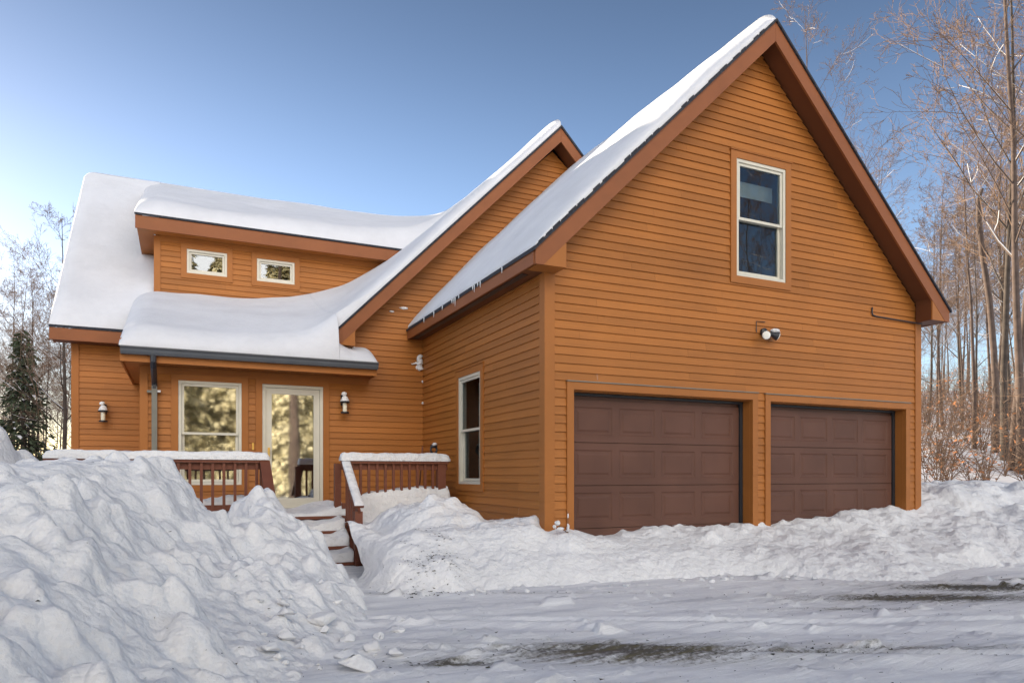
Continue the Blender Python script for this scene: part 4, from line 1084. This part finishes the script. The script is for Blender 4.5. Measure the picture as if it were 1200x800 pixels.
# loose lumps at the foot of the heap
lump_meshes = []
for k in range(6):
    mb = MB(); rr = random.Random(k)
    base = [Vector((rr.gauss(0, 1), rr.gauss(0, 1), rr.gauss(0, 0.8))).normalized()*rr.uniform(0.75, 1.0) for _ in range(14)]
    import bmesh
    bm = bmesh.new()
    for p in base: bm.verts.new(p)
    bmesh.ops.convex_hull(bm, input=bm.verts)
    bmesh.ops.delete(bm, geom=[v for v in bm.verts if not v.link_faces], context='VERTS')
    bmesh.ops.bevel(bm, geom=bm.edges[:], offset=0.09, segments=2, affect='EDGES', profile=0.6)
    me = bpy.data.meshes.new('snow_lump'); bm.to_mesh(me); bm.free(); me.materials.append(M['roughsnow'])
    me.polygons.foreach_set('use_smooth', np.ones(len(me.polygons), dtype=bool)); lump_meshes.append(me)
rr = random.Random(11); n = 0
spots = []
for k in range(60):
    px = rr.uniform(300, 470); Y = rr.uniform(4.2, 5.9)
    p = at(px, Y)
    if top_z(p.x, p.y) < 0.30: spots.append((p.x, p.y, 0.02+0.09*rr.random()**2.2))
for k in range(36):
    u = rr.uniform(-1.5, 3.0); v = float(np.interp(u, vb_u, vb_v))-rr.uniform(0.0, 0.28)
    spots.append((u, v, 0.015+0.045*rr.random()**2))
for (u, v, s) in spots:
    o = bpy.data.objects.new('snow_lump', rr.choice(lump_meshes)); C.objects.link(o)
    o.scale = (s*rr.uniform(0.9, 1.4), s, s*rr.uniform(0.6, 0.9)); o.rotation_euler = (rr.uniform(-.3, .3), rr.uniform(-.3, .3), rr.uniform(0, 6.28))
    o.location = (u, v, top_z(u, v)+s*0.35)
    tag(o, 'loose lump of snow broken off and lying at the foot of a heap', 'snow lump', 'loose snow lumps at the foot of the heaps')
# gravel and bark crumbs pushed up with the snow
mb = MB(); rr = random.Random(5)
def stone(u, v, z, s):
    q = [Vector((rr.uniform(-1, 1)*s*1.6, rr.uniform(-1, 1)*s*1.2, rr.uniform(-.5, .7)*s)) for _ in range(4)]
    c = Vector((u, v, z)); i = len(mb.v); mb.v += [tuple(c+p) for p in q]
    mb.f += [(i, i+1, i+2), (i, i+1, i+3), (i+1, i+2, i+3), (i, i+2, i+3)]; mb.tone += [0.0]*4
for k in range(420):
    u = rr.gauss(-1.62, 0.16); v = rr.gauss(-0.42, 0.20); stone(u, v, top_z(u, v)+0.006, rr.uniform(0.004, 0.016))
for k in range(70):
    u = rr.gauss(-1.35, 0.14); v = rr.gauss(0.0, 0.25); stone(u, v, top_z(u, v)+0.006, rr.uniform(0.004, 0.013))
for (eu, ev, ea, eb, s) in ell:
    for k in range(int(90*ea*s)):
        x, y = rr.gauss(0, ea*0.75), rr.gauss(0, eb*1.1)
        u = eu+x*math.cos(YAW)+y*math.sin(YAW); v = ev-x*math.sin(YAW)+y*math.cos(YAW)
        stone(u, v, max(float(dz(np.array([[u]]), np.array([[v]]))[0, 0]), top_z(u, v) if top_z(u, v) > 0.03 else -1)+0.004, rr.uniform(0.003, 0.012))
for k in range(60):
    p = at(rr.uniform(30, 380), rr.uniform(3.0, 6.0)); stone(p.x, p.y, top_z(p.x, p.y)+0.008, rr.uniform(0.003, 0.012))
for k in range(160):
    p = at(rr.uniform(430, 1190), rr.uniform(4.0, 6.4)); stone(p.x, p.y, max(float(dz(np.array([[p.x]]), np.array([[p.y]]))[0, 0]), top_z(p.x, p.y) if top_z(p.x, p.y) > .03 else -1)+0.004, rr.uniform(0.002, 0.008))
g_ = mb.build('gravel_crumbs', M['stone']); g_['kind'] = 'stuff'; g_['label'] = 'dark gravel and bark crumbs scattered on the snow'
# snowy weed at the garage corner
t = thing('weed_stalk', 'dry weed stalk crusted with snow at the left corner of the garage', 'weed', (0.16, -0.2, 0.5))
mb = MB(); mb.tube([(0.20, -0.18, 0.45), (0.205, -0.17, 0.64), (0.20, -0.175, 0.76)], [0.006, 0.005, 0.003], 5); mb.tube([(0.20, -0.18, 0.5), (0.10, -0.18, 0.56), (0.05, -0.18, 0.64)], [0.006, 0.005, 0.004], 5)
mb.build('stem', M['twig'], t)
mb = MB(); blob(mb, (0.20, -0.18, 0.70), 0.009, (1, 1, 3), 1); blob(mb, (0.06, -0.18, 0.62), 0.028, (1.3, 1, 1), 2); blob(mb, (0.10, -0.18, 0.55), 0.03, (1.6, 1, .7), 3); blob(mb, (0.02, -0.18, 0.58), 0.02, (1.2, 1, 1), 4); blob(mb, (0.20, -0.18, 0.56), 0.02, (.8, 1, 2.2), 5)
mb.build('snow_crust', M['roughsnow'], t, smooth=True)

# ------------------------------------------------------------------ trees
def bent(p, d, L, n, wob, rr, lift=0.0):
    pts = [p.copy()]; d = d.normalized()
    for k in range(n):
        d = (d+Vector((rr.gauss(0, wob), rr.gauss(0, wob), rr.gauss(0, wob)+lift))).normalized()
        p = p+d*(L/n); pts.append(p.copy())
    return pts
def bare_tree(seed, H, r0, first=0.3, nlimb=16, up=0.9, limb_len=0.34, density=1.0, lean=0.02, fork=False):
    rr = random.Random(seed); trunk = MB(); cr = MB(); sn = MB()
    pts = [Vector((0, 0, -0.4))]; d = Vector((rr.gauss(0, lean), rr.gauss(0, lean), 1)).normalized(); n = 12
    for k in range(n):
        d = (d+Vector((rr.gauss(0, .025), rr.gauss(0, .025), 0.07))).normalized(); pts.append(pts[-1]+d*(H+0.4)/n)
    rad = [r0*(1.25 if k == 0 else 1)*(1-0.93*(k/n)**0.9) for k in range(n+1)]
    trunk.tube(pts, rad, 8)
    def on(t):
        x = t*n; k = min(int(x), n-1); return pts[k].lerp(pts[k+1], x-k), rad[k]+(rad[k+1]-rad[k])*(x-k)
    def spray(p, d, L, r, lev):
        m = 5 if lev == 0 else 4
        br = bent(p, d, L, m, 0.10+0.05*lev, rr, 0.07 if lev < 2 else 0.02)
        (trunk if lev == 0 else cr).tube(br, [max(r*(1-0.85*k/m), 0.0045) for k in range(m+1)], (5, 3, 3, 3)[lev], cap=False)
        if lev <= 1 and d.normalized().z < 0.72 and rr.random() < (0.9, 0.35)[lev]:
            e = rr.randint(2, m); a0 = rr.randint(0, 1)
            sn.tube([p_+Vector((0, 0, 0.6*max(r*(1-0.85*(k+a0)/m), .006)+0.006)) for k, p_ in enumerate(br[a0:e+1])], [max(0.75*r*(1-0.85*(k+a0)/m), 0.009) for k in range(e+1-a0)], 4)
        if lev >= 3: return
        cnt = (int(7*density), int(6*density), 4)[lev]
        for q in range(cnt):
            t = rr.uniform(0.18, 1.0) if lev else rr.uniform(0.25, 1.0)
            x = t*m; k = min(int(x), m-1); pp = br[k].lerp(br[k+1], x-k); dd_ = (br[k+1]-br[k]).normalized()
            side = dd_.orthogonal().normalized(); side.rotate(Matrix.Rotation(rr.uniform(0, 6.28), 3, dd_))
            nd = dd_*rr.uniform(0.7, 1.1)+side*rr.uniform(0.45, 0.9)
            spray(pp, nd, L*rr.uniform(0.38, 0.62)*(1.15-0.5*t), max(r*(0.55-0.2*t), 0.006), lev+1)
    for q in range(nlimb):
        t = first+(0.985-first)*(q+rr.random())/nlimb
        p, r = on(t); a = q*2.4+rr.uniform(-.5, .5)
        el = up*rr.uniform(0.6, 1.3)
        L = H*limb_len*(1.12-0.75*(t-first)/(1-first))*rr.uniform(0.7, 1.2)
        spray(p, Vector((math.cos(a), math.sin(a), el)), L, r*0.40, 0)
    return trunk, cr, sn
def tree_thing(name, label, group, tmb, cmb, smb, loc, tm, cm, cat='tree', rot=0.0, sc=1.0):
    t = thing(name, label, cat, (0, 0, 0), group)
    tmb.build('trunk', tm, t, smooth=True); cmb.build('crown', cm, t); tag(smb.build('branch_snow', M['snow'], t), kind='stuff')
    t.location = loc; t.rotation_euler = (0, 0, rot); t.scale = (sc,)*3
    return t
def gl(px, Y): p = at(px, Y); p.z = float(ground_z(p.x, p.y)); return p
def put(src, px, Y, rot, sc, label, group):
    o = copy_tree(src); o.location = gl(px, Y); o.rotation_euler = (0, 0, rot); o.scale = (sc,)*3
    tag(o, label, 'tree', group); return o
TG = 'bare trees in the woods right of the garage'; TL = 'bare trees standing in the wood right of the garage'
variants = []
specs = [(1, 17, 0.115, 0.30, 19, 1.0, 0.21, 1.0), (2, 19, 0.13, 0.35, 16, 1.2, 0.26, 1.0), (3, 14, 0.12, 0.25, 15, 1.0, 0.30, 1.0), (4, 21, 0.13, 0.30, 18, 1.0, 0.24, 1.0), (5, 11, 0.08, 0.22, 14, 1.1, 0.32, 1.0), (6, 16, 0.12, 0.45, 14, 1.3, 0.25, 1.0)]
first_spots = [(1178, 24, 1.0), (1105, 34, 2.0), (1128, 38, 0.3), (1212, 33, 4.0), (1088, 36, 1.7), (1142, 27, 5.0)]
first_scale = [1.15, 0.66, 0.8, 1.0, 1.0, 0.75]
first_lab = ['tall bare tree with wide limbs at the right edge of the picture', None, None, None, None, None]
for sp, (px, Y, rot), lb, s1_ in zip(specs, first_spots, first_lab, first_scale):
    tm, cr, bsn = bare_tree(*sp)
    variants.append(tree_thing('bare_tree', lb or 'leafless tree with fine twigs in the wood right of the garage', None if lb else TG, tm, cr, bsn, gl(px, Y), M['bark'] if sp[0] % 2 else M['barkred'], M['twig'], rot=rot, sc=s1_))
rr = random.Random(21)
for k in range(40):
    px = rr.uniform(1062, 1330); Y = rr.uniform(28, 66); v_ = variants[rr.randrange(6)]
    put(v_, px, Y, rr.uniform(0, 6.28), rr.uniform(0.8, 1.1)*float(np.interp(px, [1060, 1110, 1150, 1200], [0.44, 0.55, 0.75, 1.0])), 'leafless tree with fine twigs in the wood right of the garage', TG)
put(variants[3], 962, 36, 2.2, 1.02, 'bare treetop rising behind the right slope of the garage gable', None)
put(variants[1], 1008, 42, 0.7, 0.80, 'smaller bare treetop lower down behind the right garage slope', None)
for k in range(34):
    px = rr.uniform(-70, 95); Y = rr.uniform(24, 48)
    put(variants[rr.randrange(6)], px, Y, rr.uniform(0, 6.28), rr.uniform(0.36, 0.56)*float(np.interp(Y, [24, 48], [0.8, 1.15])), 'bare tree standing against the bright sky left of the house', 'bare trees left of the house')
put(variants[2], 72, 22, 4.0, 0.66, 'bare tree reaching from behind the left corner of the main roof', None)
put(variants[4], 92, 27, 1.0, 0.92, 'bare tree whose twigs show above the left roof rake', None)
# broken snag
mb = MB(); pts = [Vector((0, 0, -.3)), Vector((0.05, 0, 2)), Vector((-0.05, 0, 3.8)), Vector((-0.2, 0, 5.6)), Vector((-0.45, 0, 7.2)), Vector((-0.6, 0, 8.6)), Vector((-0.6, 0, 9.3)), Vector((-0.45, 0, 9.7))]
mb.tube(pts, [0.13, 0.12, 0.11, 0.10, 0.095, 0.09, 0.08, 0.04], 8)
t = thing('broken_trunk', 'pale broken tree trunk without a top among the trees at right', 'tree'); mb.build('trunk', M['barkred'], t, smooth=True)
t.location = gl(1166, 26); t.rotation_euler = (0, 0, -YAW)
# twin trunks close to the right edge
for i, (px, Y, s, lb) in enumerate([(1186, 22, 0.95, 'left trunk of the two dark trunks standing close together at far right'), (1197, 21.5, 1.0, 'right trunk of the two dark trunks standing close together at far right')]):
    put(variants[(1, 3)[i]], px, Y, 1.3*i, s, lb, None)

# spruce
def spruce(seed, H, r0, width, nwh, per, leaf, snowy):
    rr = random.Random(seed); tr = MB(); fo = MB(); sn = MB()
    tr.tube([(0, 0, -0.4), (0, 0, H*0.5), (0, 0, H)], [r0, r0*0.6, 0.02], 8)
    for k in range(nwh):
        t = (k+0.5)/nwh; z = H*(0.06+0.93*t); L = width*(1-t)**0.8+0.15
        for q in range(per):
            a = rr.uniform(0, 6.28); l = L*rr.uniform(0.7, 1.15)
            d = Vector((math.cos(a), math.sin(a), 0)); s = Vector((-d.y, d.x, 0))
            b0 = Vector((0, 0, z+rr.uniform(-.15, .15)))
            br = [b0+d*l*x+Vector((0, 0, 0.15*l*x-0.50*l*x*x)) for x in (0, .35, .7, 1)]
            tr.tube(br, [0.02, 0.015, 0.01, 0.004], 3, cap=False)
            for m in range(int(leaf*(0.4+l/width))):
                x = rr.uniform(0.12, 1); i = min(int(x*3), 2)
                c = br[i].lerp(br[i+1], x*3-i)+s*rr.gauss(0, 0.16*l*(1.1-0.6*x))+Vector((0, 0, rr.uniform(-.22, .02)))
                dl = rr.uniform(0.12, 0.30)*(0.6+0.4*width/2); u_ = (d*rr.uniform(.3, 1)+s*rr.uniform(-1, 1)+Vector((0, 0, rr.uniform(-.9, .1)))).normalized()*dl
                w_ = u_.cross(Vector((rr.gauss(0, 1), rr.gauss(0, 1), rr.gauss(0, 1)))).normalized()*dl*0.22
                tgt = sn if rr.random() < snowy else fo
                if tgt is sn: c = c+Vector((0, 0, .05)); w_ = s*dl*0.4
                tgt.face([c-w_, c+u_*0.5-w_*0.8, c+u_, c+u_*0.5+w_*0.8, c+w_*0.6])
    return tr, fo, sn
def spruce_thing(name, label, group, loc, args, nm, sm=None, cat='tree'):
    tr, fo, sn = spruce(*args); t = thing(name, label, cat, (0, 0, 0), group)
    tr.build('trunk', M['bark'], t); fo.build('foliage', nm, t)
    if sn.v: sn.build('snow_load', sm or M['snow'], t)
    t.location = loc; return t
spr = spruce_thing('spruce_tree', 'dark green spruce standing left of the house among bare trees', None, gl(27, 24), (3, 6.0, 0.10, 1.15, 34, 9, 12, 0.05), M['needle'])
for (px, Y, s_, r_) in [(-330, 26, 1.75, 1), (-420, 24, 1.6, 2), (-520, 27, 1.8, 3), (-250, 30, 1.7, 4), (-640, 25, 1.7, 5), (-380, 33, 2.0, 6), (-170, 33, 1.6, 2.4), (-480, 36, 2.1, 3.3), (-780, 27, 1.8, .4), (-580, 34, 2.0, 1.4)]:
    o = copy_tree(spr); o.location = gl(px, Y); o.rotation_euler = (0, 0, r_); o.scale = (s_*1.25, s_*1.25, s_)
    tag(o, 'spruce in the grove at the left, beyond the picture edge', 'tree', 'spruces in the grove on the left')
# wooded side across the driveway, seen only in the window glass
sp = spruce_thing('snowy_pine', 'snow laden pine across the driveway, mirrored in the window glass', 'snow laden pines mirrored in the windows', (-5.2, -27, -0.06), (9, 15, 0.25, 3.2, 34, 14, 46, 0.85), M['needlelit'], M['frost'])
for (u, v, s, r_) in [(-1.5, -30, 1.1, 1), (1.5, -26.5, 1.0, 2.5), (5, -30, 1.15, 4), (-8.5, -31, 1.2, 3), (9, -27, 1.0, .4), (3.5, -36, 1.3, 1.9), (-4, -37, 1.35, 5.1), (6.5, -35, 1.3, .9), (-11, -36, 1.3, 2.2), (0.2, -33, 1.2, 3.4), (-13, -28, 1.1, .3)]:
    o = copy_tree(sp); o.location = (u, v, -0.06); o.rotation_euler = (0, 0, r_); o.scale = (s,)*3
for (u, v, s, r_, k) in [(17, -20, 1.0, 3.6, 1), (21, -17, 0.9, .9, 3), (26, -24, 1.1, 1.6, 0), (30, -16, 1.0, 4.6, 3), (23, -26, 1.0, 2.8, 5)]:
    o = copy_tree(variants[k]); o.location = (u, v, -0.06); o.rotation_euler = (0, 0, r_); o.scale = (s,)*3
    tag(o, 'leafless tree across the driveway, mirrored in the upper gable window', 'tree', 'bare trees mirrored in the gable window')
mb = MB(); mb.tube([(0.55, -15, -0.3), (0.50, -15, 4), (0.6, -15.1, 9), (0.5, -15, 13)], [0.26, 0.21, 0.16, 0.05], 10)
t = thing('pine_trunk', 'bare straight pine trunk across the driveway, mirrored in the glass door', 'tree', (0.55, -15, 0)); mb.build('trunk', M['barkred'], t, smooth=True)

# brush with dry beech leaves under the trees
mb = MB(); lf_ = MB(); rr = random.Random(33)
def shrub(p, h):
    for q in range(rr.randint(4, 8)):
        d = Vector((rr.gauss(0, .35), rr.gauss(0, .35), 1)); br = bent(p, d, h*rr.uniform(.6, 1.2), 4, .12, rr)
        mb.tube(br, [0.012, 0.010, 0.008, 0.006, 0.003], 3, cap=False)
        for w in range(7):
            k = rr.randint(1, 3); s = bent(br[k], Vector((rr.gauss(0, 1), rr.gauss(0, 1), rr.uniform(-.1, .8))), h*rr.uniform(.15, .4), 2, .15, rr)
            mb.tube(s, [0.006, 0.005, 0.003], 3, cap=False)
            for l in range(rr.randint(0, 2) if rr.random() < 0.42 else 0):
                c = s[rr.randint(1, 2)]+Vector((rr.gauss(0, .04), rr.gauss(0, .04), rr.gauss(0, .04))); a = Vector((rr.gauss(0, 1), rr.gauss(0, 1), rr.gauss(0, 1))).normalized()*0.06; b = a.orthogonal().normalized()*0.03
                lf_.face([c-a, c+b, c+a, c-b])
for k in range(150):
    px = rr.uniform(1070, 1260); Y = 17+38*rr.random()**1.1; shrub(gl(px, Y), rr.uniform(0.8, 2.6)*(1+Y/60))
for k in range(110):
    px = rr.uniform(-60, 95); Y = rr.uniform(16, 36); shrub(gl(px, Y), rr.uniform(0.7, 1.9))
b_ = mb.build('underbrush', M['twig']); b_['kind'] = 'stuff'; b_['label'] = 'tangled bare brush growing under the trees'
l_ = lf_.build('dry_leaves', M['leaf']); l_['kind'] = 'stuff'; l_['label'] = 'orange dry leaves clinging to the brush'

# ------------------------------------------------------------------ light, sky, camera
SKY_K, FILL_CLOUD = 0.085, 12.5
SUN_EL, SUN_AZ = R(11.0), R(-30.0)         # azimuth from +v towards +u
sd = Vector((math.sin(SUN_AZ)*math.cos(SUN_EL), math.cos(SUN_AZ)*math.cos(SUN_EL), math.sin(SUN_EL)))
L = bpy.data.lights.new('sun', 'SUN'); L.energy = 4.5; L.angle = R(0.5); L.color = (1.0, 0.84, 0.62)
lo = bpy.data.objects.new('sun', L); C.objects.link(lo); lo.rotation_euler = sd.to_track_quat('Z', 'Y').to_euler()
w = bpy.data.worlds.new('World'); bpy.context.scene.world = w; w.use_nodes = True
nt = w.node_tree; bg = nt.nodes['Background']
sky = N(nt, 'ShaderNodeTexSky', sky_type='NISHITA'); sky.sun_disc = False; sky.sun_elevation = SUN_EL; sky.sun_rotation = SUN_AZ
sky.air_density = 1.0; sky.dust_density = 0.3; sky.ozone_density = 1.5
# bright sky near the sun is compressed; bright cloud added behind the camera as fill light
gtc = N(nt, 'ShaderNodeTexCoord'); nrm = N(nt, 'ShaderNodeVectorMath', operation='NORMALIZE'); nt.links.new(gtc.outputs['Generated'], nrm.inputs[0])
kl = N(nt, 'ShaderNodeVectorMath', operation='DOT_PRODUCT'); kl.inputs[1].default_value = (0.3, 0.6, 0.1); nt.links.new(sky.outputs[0], kl.inputs[0])
k1 = N(nt, 'ShaderNodeMath', operation='MULTIPLY_ADD'); k1.inputs[1].default_value = SKY_K; k1.inputs[2].default_value = 1.0
nt.links.new(kl.outputs['Value'], k1.inputs[0])
k2 = N(nt, 'ShaderNodeVectorMath', operation='DIVIDE'); nt.links.new(sky.outputs[0], k2.inputs[0]); nt.links.new(k1.outputs[0], k2.inputs[1])
bk = N(nt, 'ShaderNodeVectorMath', operation='DOT_PRODUCT'); bk.inputs[1].default_value = Vector((-0.12, -1.0, 0.30)).normalized()
nt.links.new(nrm.outputs[0], bk.inputs[0])
cn = N(nt, 'ShaderNodeTexNoise', Scale=2.2, Detail=6.0, Roughness=0.55); nt.links.new(nrm.outputs[0], cn.inputs['Vector'])
ca = N(nt, 'ShaderNodeMath', operation='MULTIPLY_ADD'); ca.inputs[1].default_value = 0.35; nt.links.new(cn.outputs['Fac'], ca.inputs[0]); nt.links.new(bk.outputs['Value'], ca.inputs[2])
cm_ = N(nt, 'ShaderNodeMapRange', interpolation_type='SMOOTHSTEP'); cm_.inputs['From Min'].default_value = 0.88; cm_.inputs['From Max'].default_value = 1.12
nt.links.new(ca.outputs[0], cm_.inputs['Value'])
mxw = N(nt, 'ShaderNodeMix', data_type='RGBA'); nt.links.new(cm_.outputs['Result'], mxw.inputs['Factor'])
sx = N(nt, 'ShaderNodeSeparateXYZ'); nt.links.new(nrm.outputs[0], sx.inputs[0])
el = N(nt, 'ShaderNodeMapRange', interpolation_type='SMOOTHSTEP'); el.inputs['From Min'].default_value = 0.12; el.inputs['From Max'].default_value = 0.66
el.inputs['To Min'].default_value = 1.08; el.inputs['To Max'].default_value = 0.41; nt.links.new(sx.outputs['Z'], el.inputs['Value'])
k3 = N(nt, 'ShaderNodeVectorMath', operation='SCALE'); nt.links.new(k2.outputs[0], k3.inputs[0]); nt.links.new(el.outputs['Result'], k3.inputs['Scale'])
hs = N(nt, 'ShaderNodeVectorMath', operation='MULTIPLY'); hs.inputs[1].default_value = (0.99, 0.975, 1.10); nt.links.new(k3.outputs[0], hs.inputs[0]); nt.links.new(hs.outputs[0], mxw.inputs['A']); mxw.inputs['B'].default_value = (FILL_CLOUD*1.0, FILL_CLOUD*0.95, FILL_CLOUD*0.90, 1)
nt.links.new(mxw.outputs['Result'], bg.inputs['Color']); bg.inputs['Strength'].default_value = 0.10

cam = bpy.data.cameras.new('camera'); co = bpy.data.objects.new('camera', cam); C.objects.link(co)
cam.sensor_width = 36; cam.lens = FPX/1200*36; cam.shift_y = (555.86-400)/1200; cam.clip_end = 2000; cam.clip_start = 0.05
co.location = CAM; co.rotation_euler = (R(90), 0, -YAW)
sc = bpy.context.scene; sc.camera = co
sc.view_settings.view_transform = 'Standard'; sc.view_settings.look = 'None'; sc.view_settings.exposure = 1.8; sc.view_settings.gamma = 1.0
sc.cycles.use_denoising = True
sc.cycles.max_bounces = 8; sc.cycles.transparent_max_bounces = 16
